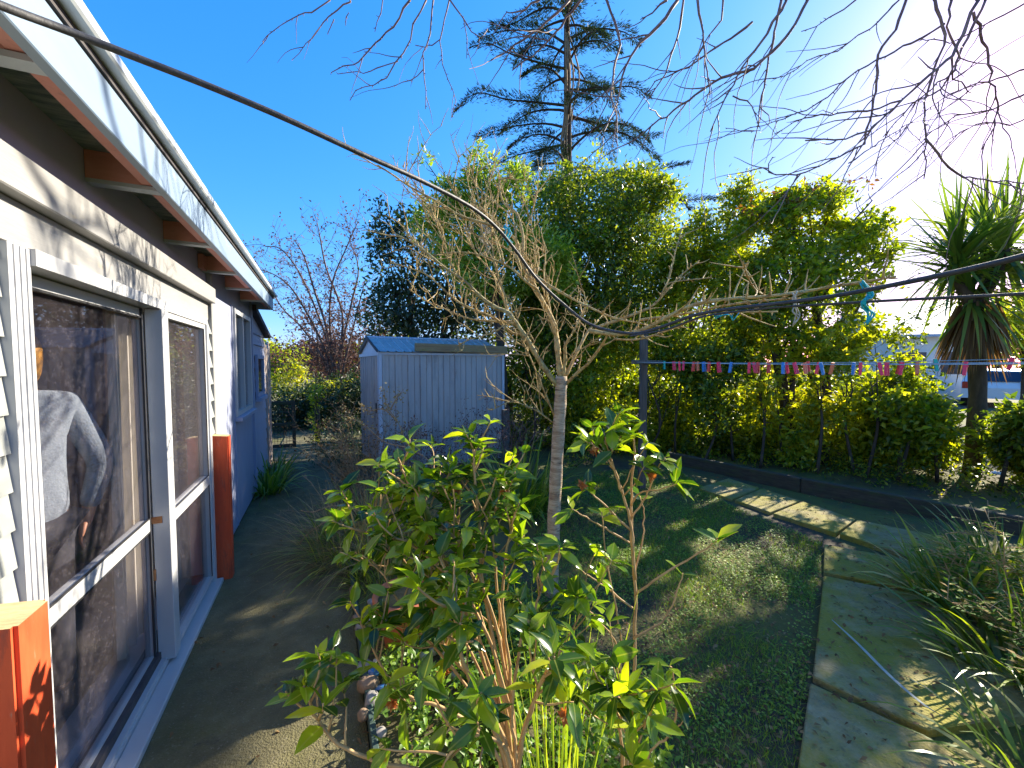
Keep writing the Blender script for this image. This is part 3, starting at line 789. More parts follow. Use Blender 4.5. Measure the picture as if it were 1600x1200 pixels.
# ------------------------------------------------------------------ timber edging at the hedge
a, b, c = G(1040, 722), G(1250, 768), G(1720, 862)
for (p, q, lab) in ((a, b, 'damp timber edging beam under the hedge, the far length behind the clothesline post'), (b, c, 'damp timber edging beam under the hedge, the near length behind the paving corner')):
    d = (q - p); L = d.length; ang = math.atan2(d.y, d.x)
    m = MB(); m.box((0.004, 0, -.05), (L - .004, .09, .17), bev=.01)
    tag(m.build('edging_beam', M['edging'], None, False, ang, p), lab, 'timber edging', 'timber edging along the hedge')

# ------------------------------------------------------------------ shed
SO = Vector((-1.93, 6.0, 0)); SAZ = R(30)
shed = empty('garden_shed', SO, SAZ, 'blue-grey ribbed steel garden shed standing between path and fruit tree', 'shed')
LX, LY, EV, RG = 2.04, 1.5, 1.80, 2.06
def ribbed(mb, length, z0, z1, fn):
    xs_ = [0.0]; off = [0]
    x = 0
    while x < length:
        for dx, o in ((.02, 0), (.028, 1), (.052, 1), (.06, 0), (.125, 0), (.129, .5), (.139, .5), (.143, 0), (.19, 0)):
            if x + dx < length: xs_.append(x + dx); off.append(o)
        x += .19
    xs_.append(length); off.append(0)
    for i in range(len(xs_) - 1):
        a0 = fn(xs_[i], off[i] * .028); a1 = fn(xs_[i + 1], off[i + 1] * .028)
        mb.poly([(a0[0], a0[1], z0), (a1[0], a1[1], z0), (a1[0], a1[1], z1), (a0[0], a0[1], z1)])
m = MB(); ribbed(m, LX, .02, EV, lambda x, o: (x, -o)); m.build('front_wall', M['steel'], shed)
m = MB(); ribbed(m, LX, .02, EV, lambda x, o: (LX - x, LY + o)); m.build('back_wall', M['steel'], shed)
m = MB(); ribbed(m, LY, .02, EV, lambda x, o: (LX + o, x)); m.poly([(LX, 0, EV), (LX, LY, EV), (LX, LY / 2, RG - .02)]); m.build('end_wall', M['steel'], shed)
m = MB(); m.poly([(-.004, 0, EV + .004), (-.004, LY / 2, RG - .02), (-.004, LY, EV + .004)]); m.poly([(.02, 0, EV + .004), (.02, LY, EV + .004), (.02, LY / 2, RG - .02)]); m.build('gable', M['steel_trim'], shed)
m = MB(); ribbed(m, .7, .04, EV - .05, lambda x, o: (-o - .01, .75 - x)); dd = m.build('door', M['steel'], shed)
m = MB(); m.box((-.045, .12, .9), (-.03, .15, 1.05), bev=.003); m.box((-.03, .125, .92), (-.02, .145, .94)); m.box((-.03, .125, 1.01), (-.02, .145, 1.03)); m.build('handle', M['rubber'], dd)
m = MB(); ribbed(m, .7, .04, EV - .05, lambda x, o: (-o - .002, 1.47 - x)); m.build('door', M['steel'], shed)
m = MB()
m.box((-.035, -.03, EV - .045), (-.02, LY + .02, EV + .003)); m.box((-.02, -.03, EV - .03), (LX + .02, -.018, EV + .006)); m.box((-.03, -.028, .0), (.02, -.0155, EV - .031)); m.box((LX - .02, -.028, .0), (LX + .022, -.0155, EV - .031))
m.box((-.035, -.015, .0), (-.022, .03, EV - .046))
m.build('trim', M['steel_trim'], shed)
def roof_side(y0, y1, z0, z1):
    m = MB(); x = -.06; xs_, of = [x], [0]
    while x < LX + .05:
        for dx, o in ((.03, 0), (.035, 1), (.05, 1), (.055, 0), (.12, 0)):
            xs_.append(min(x + dx, LX + .06)); of.append(o)
        x += .12
    for i in range(len(xs_) - 1):
        q = [(xs_[i], y0, z0 + .012 * of[i]), (xs_[i + 1], y0, z0 + .012 * of[i + 1]), (xs_[i + 1], y1, z1 + .012 * of[i + 1]), (xs_[i], y1, z1 + .012 * of[i])]
        m.poly(q); m.poly([(p[0], p[1], p[2] - .006) for p in reversed(q)])
    return m
roof_side(-.06, LY / 2, EV + .012, RG).build('roof', M['steel_roof'], shed)
roof_side(LY / 2, LY + .06, RG, EV + .012).build('roof', M['steel_roof'], shed)
m = MB(); m.tube([(-.07, LY / 2, RG + .005), (LX + .06, LY / 2, RG + .005)], .022, 8); m.build('ridge_cap', M['steel_trim'], shed)
m = MB()
m.v += [(-.06, -.07, EV + .0), (-.045, -.07, EV), (-.045, LY / 2, RG - .012), (-.06, LY / 2, RG - .012), (-.06, -.07, EV + .04), (-.045, -.07, EV + .04), (-.045, LY / 2, RG + .03), (-.06, LY / 2, RG + .03)]
for q in ((0, 1, 2, 3), (4, 7, 6, 5), (0, 4, 5, 1), (2, 6, 7, 3), (0, 3, 7, 4), (1, 5, 6, 2)): m.f.append(q); m.m.append(0)
m.build('barge_flashing', M['dark_gap'], shed)
m = MB(); m.box((.50, -.085, EV + .028), (LX + .05, -.035, EV + .155), bev=.008)
for i in range(len(m.v)):
    x, y, z = m.v[i]; m.v[i] = (x, y, z + .006 * math.sin(x * 9) - .02 * (x > 1.5))
tag(m.build('timber_plank', M['plank'], None, False, SAZ, SO), 'mossy brown timber plank lying along the front roof edge of the shed', 'plank')

# grey stake beside the shed
p = P(790, 640, 6.6); m = MB(); m.box((-.055, -.04, -.05), (.055, .04, p.z), bev=.006)
tag(m.build('fence_stake', M['grey_wood'], None, False, R(25), (p.x, p.y, 0)), 'short grey timber stake at the right-hand end of the shed', 'stake')

# ------------------------------------------------------------------ clothesline
PX, PY = P(1005, 600, 5.3).x, 5.3
cl = empty('clothesline', (PX, PY, 0), 0, 'grey timber clothesline post with a short crossarm and four thin wires', 'clothesline')
AZ = P(1005, 566, PY).z
m = MB(); m.box((-.043, -.043, -.05), (.043, .043, P(1003, 522, PY).z), bev=.008); m.build('post', M['grey_wood'], cl)
E = P(1700, 556, 2.95)
dl = Vector((E.x - PX, E.y - PY, 0)); dl.normalize(); cr = Vector((-dl.y, dl.x, 0))
ca = math.atan2(cr.y, cr.x)
m = MB(); m.box((-.42, -.088, -.025), (.42, -.045, .025), bev=.005)
arm = m.build('crossarm', M['grey_wood'], cl); arm.location = (0, 0, AZ - 0); arm.rotation_euler = (0, 0, ca)
m = MB(); m.box((-.06, -.06, -.05), (.06, .06, 2.0), bev=.008); fp = m.build('post', M['grey_wood'], cl); fp.location = (E.x + dl.x * 1.2 - PX, E.y + dl.y * 1.2 - PY, 0)
WIRES = []
for k, o in enumerate((-.36, -.13, .12, .36)):
    base = Vector((PX, PY, AZ)) + cr * o + dl * .085
    end = Vector((E.x, E.y, AZ + (.0, .012, .03, .075)[k])) + cr * o + dl * 1.1
    pts = []
    for i in range(25):
        t = i / 24
        q = base.lerp(end, t); q.z -= .045 * 4 * t * (1 - t) * (.7 + .25 * k / 3)
        pts.append(q)
    WIRES.append(pts)
    m = MB(); m.tube([q - Vector((PX, PY, 0)) for q in pts], .0035, 5)
    m.build('wire', M['wire'], cl, True)

def wire_at(k, u):
    best = None
    pts = WIRES[k]
    for i in range(len(pts) - 1):
        for j in range(12):
            q = pts[i].lerp(pts[i + 1], j / 12)
            uu = 800 + FOC * q.x / (q.y * CP - (q.z - EYE) * SP)
            if best is None or abs(uu - u) < best[0]: best = (abs(uu - u), q, (pts[i + 1] - pts[i]).normalized())
    return best[1], best[2]

PEGW = {'pink': 'pink', 'red': 'red', 'blue': 'blue', 'green': 'teal green', 'orange': 'orange'}
peg_mesh = {}
def peg(k, u, colr):
    q, d = wire_at(k, u)
    if colr not in peg_mesh:
        m = MB()
        for sgn in (-1, 1):
            m.v += [(-.007, sgn * .002, .012), (.007, sgn * .002, .012), (.007, sgn * .009, .012), (-.007, sgn * .009, .012),
                    (-.006, sgn * .004, -.062), (.006, sgn * .004, -.062), (.006, sgn * .014, -.062), (-.006, sgn * .014, -.062)]
            n0 = len(m.v) - 8
            for f in ((0, 1, 2, 3), (4, 7, 6, 5), (0, 4, 5, 1), (1, 5, 6, 2), (2, 6, 7, 3), (3, 7, 4, 0)):
                m.f.append(tuple(n0 + i for i in f)); m.m.append(0)
        m.tube([(-.009, 0, -.012), (.009, 0, -.012)], .006, 8)
        o = m.build('clothes_peg', M['peg_' + colr]); peg_mesh[colr] = o.data
    else:
        o = bpy.data.objects.new('clothes_peg', peg_mesh[colr]); COL.objects.link(o)
    o.location = q
    o.rotation_euler = (random.gauss(0, .12), random.gauss(0, .12), math.atan2(d.y, d.x) + random.gauss(0, .25))
    sc_ = 1.5
    o.scale = (sc_ * 1.1, sc_ * 1.1, sc_)
    tag(o, 'small %s plastic peg clipped to the clothesline wires' % PEGW[colr], 'peg', 'pegs on the clothesline')
for k, u, c in ((3, 1037, 'green'), (2, 1053, 'pink'), (1, 1062, 'pink'), (2, 1069, 'pink'), (1, 1085, 'red'), (2, 1091, 'orange'), (1, 1099, 'blue'), (1, 1109, 'red'), (0, 1122, 'pink'), (0, 1143, 'blue'),
                (0, 1170, 'pink'), (1, 1177, 'pink'), (0, 1183, 'red'), (1, 1201, 'red'), (0, 1223, 'blue'), (1, 1229, 'pink'), (0, 1241, 'pink'), (3, 1262, 'red'), (1, 1258, 'orange'), (1, 1279, 'pink'), (0, 1282, 'blue'),
                (1, 1301, 'orange'), (1, 1333, 'blue'), (0, 1343, 'pink'), (0, 1375, 'pink'), (0, 1386, 'pink'), (2, 1405, 'red'), (1, 1409, 'pink'), (1, 1434, 'orange'), (3, 1461, 'green'), (1, 1511, 'pink'), (3, 1580, 'pink')):
    peg(k, u, c)

# ------------------------------------------------------------------ far things: gate, old fence, neighbour's house, car
p = H(-.03, 6.78); m = MB()
for i in range(5): m.box((-.02 + .005 * (i % 2), i * .165, .0), (.012 + .006 * (i % 2), i * .165 + .158, 1.98 - .05 * (i % 3)), bev=.003)
M['peeling'] = pmat('peeling_boards', [(.35, (.20, .12, .09)), (.5, (.34, .27, .23)), (.62, (.50, .47, .43))], 3, .9, .5, 9, stretch=(3, 3, .8), second=[(1.2, .52, .6, (.24, .12, .07), .6)])
tag(m.build('old_fence', M['peeling'], None, False, HAZ, p), 'tall fence of peeling weathered boards at the far end of the house', 'fence')
g0 = H(.06, 8.6); gate = empty('gate', g0, HAZ, 'dark timber framed wire gate at the far end of the path', 'gate')
m = MB()
m.box((-.35, -.02, .02), (-.29, .02, .92)); m.box((.16, -.02, .02), (.22, .02, .92)); m.box((-.29, -.018, .86), (.16, .018, .92)); m.box((-.29, -.018, .45), (.16, .018, .5)); m.box((-.29, -.018, .03), (.16, .018, .09))
m.build('gate_frame', M['edging'], gate)
m = MB()
for i in range(9): m.tube([(-.29 + .05 * i, 0, .05), (-.29 + .05 * i, 0, .9)], .003, 4)
for i in range(12): m.tube([(-.3, 0, .08 + i * .07), (.17, 0, .08 + i * .07)], .003, 4)
m.build('wire_mesh', M['rubber'], gate)
gp = H(.66, 8.7); m = MB(); m.box((-.05, -.05, -.05), (.05, .05, 1.0), bev=.006)
tag(m.build('gate_post', M['grey_wood'], None, False, HAZ, gp), 'grey gate post with yellow ivy, at the far end of the path', 'post')

nh = empty('neighbour_house', (18.3, 20, 0), R(-18), 'white house with a blue-grey roof glimpsed beyond the hedge', 'house')
m = MB(); m.box((0, 0, 0), (3.6, 6, 3.3)); m.poly([(0, 0, 3.3), (0, 6, 3.3), (0, 3, 4.9)]); m.poly([(3.6, 0, 3.3), (3.6, 3, 4.9), (3.6, 6, 3.3)]); m.build('wall', M['white_wall'], nh)
m = MB()
for y0, y1, z0, z1 in ((-.5, 3, 3.05, 5.0), (3, 6.5, 5.0, 3.05)):
    q = [(-.4, y0, z0), (4.0, y0, z0), (4.0, y1, z1), (-.4, y1, z1)]
    m.poly(q); m.poly([(a, b, c - .12) for a, b, c in reversed(q)]); m.poly([q[0], (q[0][0], q[0][1], q[0][2] - .12), (q[1][0], q[1][1], q[1][2] - .12), q[1]])
    m.poly([q[1], (q[1][0], q[1][1], q[1][2] - .12), (q[2][0], q[2][1], q[2][2] - .12), q[2]]); m.poly([q[3], (q[3][0], q[3][1], q[3][2] - .12), (q[0][0], q[0][1], q[0][2] - .12), q[0]])
m.build('roof', M['blue_roof'], nh)
for x in (.25, 1.95):
    m = MB(); m.box((x, -.05, 1.1), (x + 1.3, -.005, 2.3)); wn = m.build('window', M['white_wall'], nh); box_obj('pane', (x + .08, -.06, 1.18), (x + 1.22, -.051, 2.22), M['dark_window'], wn)

car = empty('parked_car', (19.6, 16.6, 0), R(40), 'white parked car seen from behind through the gap beside the palm-like trunk', 'car')
prof = [(-2.1, .35), (-2.12, .75), (-2.05, .95), (-1.75, 1.40), (-1.5, 1.47), (.2, 1.47), (.45, 1.42), (1.0, 1.0), (1.95, .88), (2.1, .7), (2.1, .35)]
m = MB(); hw = .84
def ring(sc): return [(x, z) for x, z in prof]
L_ = [(x, -hw + (.14 if z > 1.2 else .0), z) for x, z in prof]; R_ = [(x, -y, z) for x, y, z in L_]
m.poly(L_); m.poly(list(reversed(R_)))
for i in range(len(prof)): j = (i + 1) % len(prof); m.poly([L_[i], R_[i], R_[j], L_[j]])
m.build('body', M['car_white'], car)
m = MB(); m.poly([(-2.075, -.66, 1.0), (-1.80, -.6, 1.36), (-1.80, .6, 1.36), (-2.075, .66, 1.0)]); m.build('rear_window', M['dark_window'], car)
for sgn in (-1, 1):
    m = MB(); y = sgn * .79
    m.poly([(-1.75, y, 1.0), (.75, y, 1.0), (.35, sgn * .735, 1.38), (-1.55, sgn * .735, 1.38)]); m.build('side_window', M['dark_window'], car)
    m = MB(); m.box((-2.15, sgn * .62, .72), (-2.06, sgn * .82, .98), bev=.02); m.build('tail_light', M['red_lens'], car)
    for x in (-1.3, 1.3):
        m = MB(); m.tube([(x, sgn * .66, .31), (x, sgn * .86, .31)], .31, 20); wh = m.build('wheel', M['tyre'], car)
        m = MB(); m.tube([(x, sgn * .855, .31), (x, sgn * .87, .31)], .19, 16); m.build('rim', M['steel_trim'], wh)
SUNV = np.array([sdir.x, sdir.y, sdir.z])

def limb(mb, pts, r0, r1, sides=6, sub=3, m=0, knob=0.0):
    pts = smooth_line(pts, sub)
    k = len(pts)
    rr = [r0 + (r1 - r0) * i / (k - 1) for i in range(k)]
    if knob: rr = [r * (1 + random.uniform(-knob, knob)) for r in rr]
    mb.tube(pts, rr, sides, m)
    return pts


def twigs(mb, pts, every, Lr, r, up=.1, jit=.18, depth=1, sides=4, start=.15, spread=.9, bias=Vector((0, 0, 0)), tips=None):
    """side twigs along a branch, with side twigs of their own"""
    acc = 0
    tot = sum((b - a).length for a, b in zip(pts, pts[1:])); run = 0
    for a, b in zip(pts, pts[1:]):
        seg = (b - a).length; run += seg
        acc += seg
        if run / max(tot, 1e-6) < start: continue
        while acc > every:
            acc -= every * random.uniform(.6, 1.5)
            d = (b - a).normalized()
            o = Vector((random.gauss(0, 1), random.gauss(0, 1), random.gauss(0, 1)))
            o = (o - d * o.dot(d)).normalized()
            dd = d * random.uniform(.25, .9) + o * spread + bias + Vector((0, 0, up))
            L = random.uniform(*Lr)
            q = wander(a.lerp(b, random.random()), dd, L, max(3, int(L / .06)), jit, up * .25)
            n = len(q)
            mb.tube(q, [r * (1 - .65 * i / (n - 1)) for i in range(n)], sides, cap=False)
            if tips is not None: tips.append((q[-1], (q[-1] - q[-2]).normalized()))
            if depth > 1: twigs(mb, q, every * .7, (Lr[0] * .4, Lr[1] * .5), r * .6, up, jit, depth - 1, sides, .2, spread, bias, tips)


# ------------------------------------------------------------------ fruit tree
ft = empty('fruit_tree', G(862, 935), 0, 'bare fruit tree with a pale ringed trunk in the middle of the lawn', 'tree')
fo = Vector(ft.location)
TY = 2.84
def FP(u, v, dy=0.0): return P(u, v, TY + dy) - fo
m = MB()
tr = [FP(860, 950), FP(862, 930), FP(862, 900), FP(864, 860), FP(866, 800), FP(869, 740), FP(873, 670), FP(876, 620), FP(877, 588)]
tp = smooth_line(tr, 4); k = len(tp)
m.tube(tp, [(.058 if i < 2 else .050 - .010 * i / k) * (1 + .05 * math.sin(i * 1.7)) for i in range(k)], 14)
m.build('trunk', M['bark_pale'], ft, True)
lm = MB(); tw = MB(); lich = MB()
LIMBS = [  # pixels, dy at the end, r0, r1, lichen
    ([(872, 604), (845, 567), (820, 525), (795, 490), (773, 480), (747, 460), (727, 440), (693, 417), (657, 387), (613, 363)], -.5, .028, .006, 1),
    ([(817, 522), (800, 520), (773, 497), (747, 487), (713, 470), (693, 452), (663, 427), (610, 410)], -.1, .014, .005, 0),
    ([(876, 592), (872, 555), (867, 513), (853, 480), (838, 455), (827, 437), (813, 403), (807, 377), (790, 360), (760, 333), (735, 318)], .3, .030, .010, 0),
    ([(853, 480), (835, 445), (818, 413), (817, 367), (807, 333), (787, 317), (780, 290), (783, 280), (800, 277)], .1, .016, .006, 0),
    ([(880, 588), (883, 560), (883, 540), (893, 523)], -.1, .020, .010, 0),
    ([(883, 590), (900, 553), (912, 530), (921, 515), (935, 500)], .25, .018, .009, 0),
    ([(884, 600), (905, 580), (920, 567), (936, 545), (947, 528), (952, 515)], -.35, .018, .009, 0),
    ([(790, 360), (755, 348), (720, 337), (687, 317), (643, 293), (612, 272), (590, 258)], -.6, .012, .005, 0),
    ([(795, 490), (782, 455), (773, 433), (760, 415), (747, 400), (727, 367)], .3, .013, .005, 0),
    ([(837, 430), (852, 442), (870, 453), (900, 470), (927, 483), (960, 497), (1000, 505)], -.3, .013, .007, 0),
    ([(921, 517), (960, 522), (1000, 517), (1040, 497), (1080, 478), (1130, 468), (1200, 463), (1260, 455), (1320, 445), (1353, 440), (1400, 432)], -1.15, .019, .006, 0),
    ([(930, 512), (975, 497), (1016, 480), (1035, 462), (1050, 445), (1064, 430), (1093, 407)], .1, .014, .005, 0),
    ([(1030, 470), (1042, 445), (1070, 438), (1112, 434)], -.1, .008, .004, 0),
    ([(1042, 445), (1049, 421), (1056, 390), (1066, 355)], .1, .008, .003, 0),
    ([(1195, 462), (1180, 452), (1168, 432), (1161, 408)], -.75, .008, .006, 0),
    ([(1000, 500), (1060, 492), (1130, 478), (1190, 470), (1250, 466)], -.85, .012, .006, 0),
    ([(960, 530), (1000, 530), (1060, 510), (1110, 488), (1150, 488), (1215, 487)], -.8, .009, .005, 0),
    ([(866, 650), (848, 605), (826, 553), (815, 530)], -.3, .009, .005, 0),
    ([(864, 660), (835, 640), (800, 628), (770, 640)], -.3, .007, .003, 0),
    ([(800, 503), (775, 502), (745, 500), (715, 492), (690, 480), (665, 470), (640, 452)], .35, .012, .005, 0),
    ([(845, 567), (830, 540), (800, 505), (770, 520), (735, 530), (715, 540)], -.2, .009, .004, 0),
    ([(840, 452), (822, 440), (800, 420), (770, 405), (735, 395), (705, 395), (670, 400)], -.3, .012, .004, 0),
    ([(862, 500), (855, 460), (850, 430), (852, 395), (845, 360)], .3, .012, .004, 0),
    ([(817, 413), (800, 395), (785, 385), (750, 370), (712, 352), (680, 345)], .2, .011, .004, 0),
    ([(790, 465), (775, 420), (768, 370), (770, 320), (762, 275)], .1, .010, .003, 0),
    ([(745, 400), (730, 360), (722, 320), (700, 280)], -.1, .008, .003, 0),
    ([(770, 405), (752, 360), (748, 310), (735, 262)], .1, .008, .003, 0),
    ([(807, 377), (800, 340), (765, 310), (745, 290), (715, 250)], .2, .008, .003, 0),
    ([(700, 395), (682, 350), (668, 310), (650, 290), (628, 258)], -.2, .007, .003, 0),
    ([(720, 440), (700, 400), (690, 360), (672, 330)], 0, .007, .003, 0),
    ([(835, 445), (842, 400), (830, 350), (838, 300)], .2, .008, .003, 0),
    ([(680, 420), (650, 380), (625, 350), (600, 335)], -.2, .007, .003, 0),
    ([(893, 523), (905, 500), (915, 480), (912, 455)], .0, .010, .004, 0),
]
for px, dyE, r0, r1, li in LIMBS:
    n = len(px)
    st = 0 if (px[0][1] > 570) else dyE * .25
    pts = [FP(u, v, st + (dyE - st) * i / (n - 1)) for i, (u, v) in enumerate(px)]
    q = limb(lich if li else lm, pts, r0 * .74, r1 * .7, 8, 4, 0, .18)
    right = px[-1][0] > 950
    twigs(tw, q, .082 if not right else .07, (.08, .38) if not right else (.04, .22), .0044 if not right else .0055, .45, .16, 2 if not right else 1, 4, .18)
    twigs(tw, q, .045, (.01, .045), .006, .2, .1, 1, 4, .1)
lm.build('limb', M['twig_tan'], ft, True); lich.build('mossy_limb', M['twig_lichen'], ft, True); tw.build('twig', M['twig_tan'], ft, True)

# twine tied on
def twine(name, pix, Y, mat, r, label, loops=3):
    m = MB()
    for j in range(loops):
        pts = [P(u + random.uniform(-6, 6), v + random.uniform(-3, 3), Y + random.uniform(-.01, .01)) for u, v in pix]
        m.tube(smooth_line(pts, 3), r, 5)
    return tag(m.build(name, M[mat], None, True), label, 'twine', 'twine tied to the fruit tree')
twine('twine', [(1350, 440), (1356, 452), (1360, 462), (1348, 470), (1353, 480), (1362, 490), (1352, 505)], 1.42, 'teal_rope', .0028, 'bright teal twine hanging in a tangle at the outer end of the long branch', 5)
twine('twine', [(1240, 455), (1243, 470), (1241, 485), (1246, 495), (1244, 508)], 1.75, 'cream_rope', .0024, 'frayed cream twine looped over the long branch', 4)
twine('twine', [(1118, 495), (1135, 492), (1150, 498), (1149, 490)], 1.95, 'teal_rope', .0022, 'short teal twine end under the long branch', 2)
twine('twine', [(788, 352), (793, 362), (791, 370), (795, 382)], TY - .75, 'teal_rope', .0035, 'teal twine knotted high on the upright limb', 4)
twine('twine', [(822, 418), (832, 424), (842, 420), (826, 430), (830, 440)], TY + .1, 'cream_rope', .004, 'pale twine wound round the middle limb fork', 4)
twine('twine', [(757, 350), (762, 362), (754, 372), (764, 385), (758, 396)], TY + .2, 'cream_rope', .003, 'loose pale twine dangling among the upper twigs', 6)

# ------------------------------------------------------------------ cables
def cable(pts, r, label):
    m = MB(); m.tube(smooth_line(pts, 8), r, 10)
    return tag(m.build('cable', M['cable'], None, True), label, 'cable', 'black cables slung over the garden')
cable([P(-160, -60, .62), P(0, 8, .72), P(100, 46, .80), P(200, 85, .87), P(330, 136, .97), P(450, 187, 1.08), P(560, 238, 1.24), P(660, 283, 1.48), P(735, 323, 1.72), P(775, 355, 1.88), P(806, 392, 2.02), P(838, 435, 2.14), P(880, 475, 2.22), P(925, 508, 2.22), P(985, 521, 2.15), P(1030, 512, 2.06), P(1080, 494, 1.95), P(1130, 484, 1.85), P(1200, 476, 1.72), P(1280, 466, 1.56), P(1350, 454, 1.40), P(1480, 428, 1.15), P(1600, 400, .98), P(1800, 345, .8)],
      .0076, 'thick black cable sagging from the house eave through the fruit tree')
cable([P(985, 525, 2.13), P(1040, 515, 2.03), P(1090, 497, 1.92), P(1140, 488, 1.82), P(1220, 480, 1.70), P(1300, 475, 1.55), P(1400, 469, 1.35), P(1600, 459, 1.08), P(1800, 445, .9)], .0048, 'thinner black cable running level below the thick one')

# ------------------------------------------------------------------ camellias
def camellia(name, label, base_uvY, stems, leafL, nleaf, extra=None, r0=.007):
    """stems: list of (pixel polyline, Y0, Y1, radius, leaf start fraction, cluster size at the tip, side twig count)"""
    base = P(*base_uvY); base.z = 0
    root = empty(name, base, 0, label, 'shrub')
    mb = MB(); pos = []; ax = []; nr = []; ln = []; rn = []
    def add(p, d, L, tone):
        pos.append(p); ax.append(d); ln.append(L); rn.append(tone)
        nn = Vector((0, 0, 1)) + Vector((random.gauss(0, .45), random.gauss(0, .45), random.gauss(0, .2)))
        nr.append(nn)
    def cluster(p, d, n, L):
        ph = random.uniform(0, 6.28)
        for i in range(n):
            a = ph + i * 2.4; o = d.orthogonal().normalized(); o.rotate(Matrix.Rotation(a, 3, d))
            dd = (o * random.uniform(.7, 1.2) + d * random.uniform(.1, .9) + Vector((0, 0, random.uniform(-.25, .2)))).normalized()
            add(p - d * random.uniform(0, .025), dd, L * random.uniform(.5, 1.2), min(1, max(0, random.gauss(.45, .24))))
    def leaf_along(q, f0, step, L):
        tot = len(q)
        acc = 0
        for i in range(max(1, int(tot * f0)), tot):
            acc += (q[i] - q[i - 1]).length
            if acc > step:
                acc = 0
                d = (q[i] - q[i - 1]).normalized(); o = Vector((random.gauss(0, 1), random.gauss(0, 1), random.gauss(0, .4))); o = (o - d * o.dot(d)).normalized()
                add(q[i], (o + d * .4 + Vector((0, 0, random.uniform(-.3, .2)))).normalized(), L * random.uniform(.7, 1.15), min(1, max(0, random.gauss(.42, .24))))
    for px, Y0, Y1, r, f0, ncl, nside in stems:
        n = len(px)
        pts = [P(u, v, Y0 + (Y1 - Y0) * i / (n - 1)) - base for i, (u, v) in enumerate(px)]
        q = smooth_line(pts, 5)
        q = [a + Vector((random.gauss(0, .0016), random.gauss(0, .0016), 0)) for a in q]
        k = len(q)
        mb.tube(q, [r * (1 - .55 * i / (k - 1)) for i in range(k)], 7)
        leaf_along(q, f0, .042, leafL)
        cluster(q[-1], (q[-1] - q[-2]).normalized(), ncl, leafL)
        for j in range(nside + (6 if nside else 0)):
            i = random.randint(int(k * max(f0 - .12, .15)), k - 2)
            d = (q[i + 1] - q[i]).normalized(); o = Vector((random.gauss(0, 1), random.gauss(0, 1), random.gauss(0.3, .5))); o = (o - d * o.dot(d)).normalized()
            t = wander(q[i], d * .6 + o * .9 + Vector((0, 0, .25)), random.uniform(.07, .2), 5, .12, .1)
            mb.tube(t, [r * .5 * (1 - .4 * z / 5) for z in range(6)], 5)
            leaf_along(t, .4, .05, leafL * .9); cluster(t[-1], (t[-1] - t[-2]).normalized(), random.randint(3, 6), leafL * .95)
    mb.build('stem', M['stem'], root, True)
    pos = np.array([list(p) for p in pos]); L = np.array(ln)
    leaf_mesh('foliage', pos, np.array([list(a) for a in ax]), np.array([list(a) for a in nr]), L, L * rng.uniform(.40, .52, len(L)), M['lf_camellia'], root, 'big',
              fold=rng.uniform(.15, .5, len(L)), bend=rng.uniform(.05, .42, len(L)), rnd=np.array(rn))
    return root, base

S = []
# front bush
B0 = (803, 1215)
S += [([(802, 1400), B0, (755, 1087), (720, 1040), (691, 1009), (682, 965), (672, 930)], 1.12, 1.2, .0085, .55, 5, 4),
      ([(795, 1400), (792, 1200), (740, 1076), (719, 1020), (715, 985), (700, 940)], 1.08, 1.05, .0085, .6, 5, 3),
      ([(806, 1400), (800, 1190), (777, 1035), (755, 919), (749, 825), (742, 750), (744, 690)], 1.15, 1.45, .0085, .72, 7, 4),
      ([(790, 1400), (780, 1190), (700, 1110), (642, 1091), (609, 1061), (582, 1012), (564, 971)], 1.05, 1.12, .006, .6, 5, 3),
      ([(770, 1400), (700, 1230), (590, 1190), (530, 1162), (492, 1117), (474, 1072)], .92, .9, .006, .62, 5, 1),
      ([(800, 1400), (795, 1180), (760, 1050), (715, 920), (665, 810), (640, 760), (622, 715)], 1.2, 1.4, .0075, .52, 5, 5),
      ([(812, 1400), (808, 1190), (790, 1040), (768, 960), (730, 880), (715, 820), (700, 765)], 1.2, 1.42, .0075, .55, 6, 5),
      ([(812, 1400), (806, 1190), (795, 1040), (785, 945), (790, 880), (800, 820), (808, 800)], 1.18, 1.4, .0065, .65, 6, 2),
      ([(815, 1400), (810, 1190), (780, 1050), (745, 960), (700, 900), (640, 850), (590, 835), (545, 825)], 1.15, 1.3, .0065, .5, 5, 5),
      ([(812, 1400), (812, 1200), (830, 1110), (850, 1060), (868, 1050)], 1.0, .92, .006, .6, 5, 1),
      ([(806, 1400), (806, 1200), (800, 1100), (815, 1000), (835, 950), (850, 910), (860, 900)], 1.1, 1.25, .006, .65, 4, 2),
      ([(800, 1400), (798, 1200), (760, 1150), (720, 1160), (690, 1200)], .95, .85, .006, .5, 4, 1),
      ([(808, 1400), (806, 1180), (780, 1000), (740, 880), (700, 830), (665, 790), (655, 745)], 1.2, 1.4, .0065, .6, 6, 4),
      ([(810, 1400), (806, 1180), (785, 990), (775, 900), (770, 840), (775, 790), (790, 745)], 1.2, 1.45, .006, .7, 5, 2)]
S += [([(800, 1400), (795, 1180), (745, 1040), (690, 950), (640, 890), (600, 820), (575, 790)], 1.2, 1.42, .0055, .5, 6, 4),
      ([(800, 1400), (790, 1190), (720, 1060), (650, 980), (600, 900), (575, 870)], 1.12, 1.25, .0055, .5, 6, 4),
      ([(805, 1400), (800, 1180), (755, 1010), (710, 930), (680, 870), (672, 800), (690, 750)], 1.2, 1.42, .0055, .55, 6, 4),
      ([(810, 1400), (808, 1190), (840, 1080), (880, 1010), (905, 960), (900, 935)], 1.15, 1.25, .005, .55, 5, 3)]
cam1, _ = camellia('camellia_bush', 'wide glossy-leaved camellia bush with tan stems in the foreground bed', (800, 1400, 1.1), S, .078, 0)
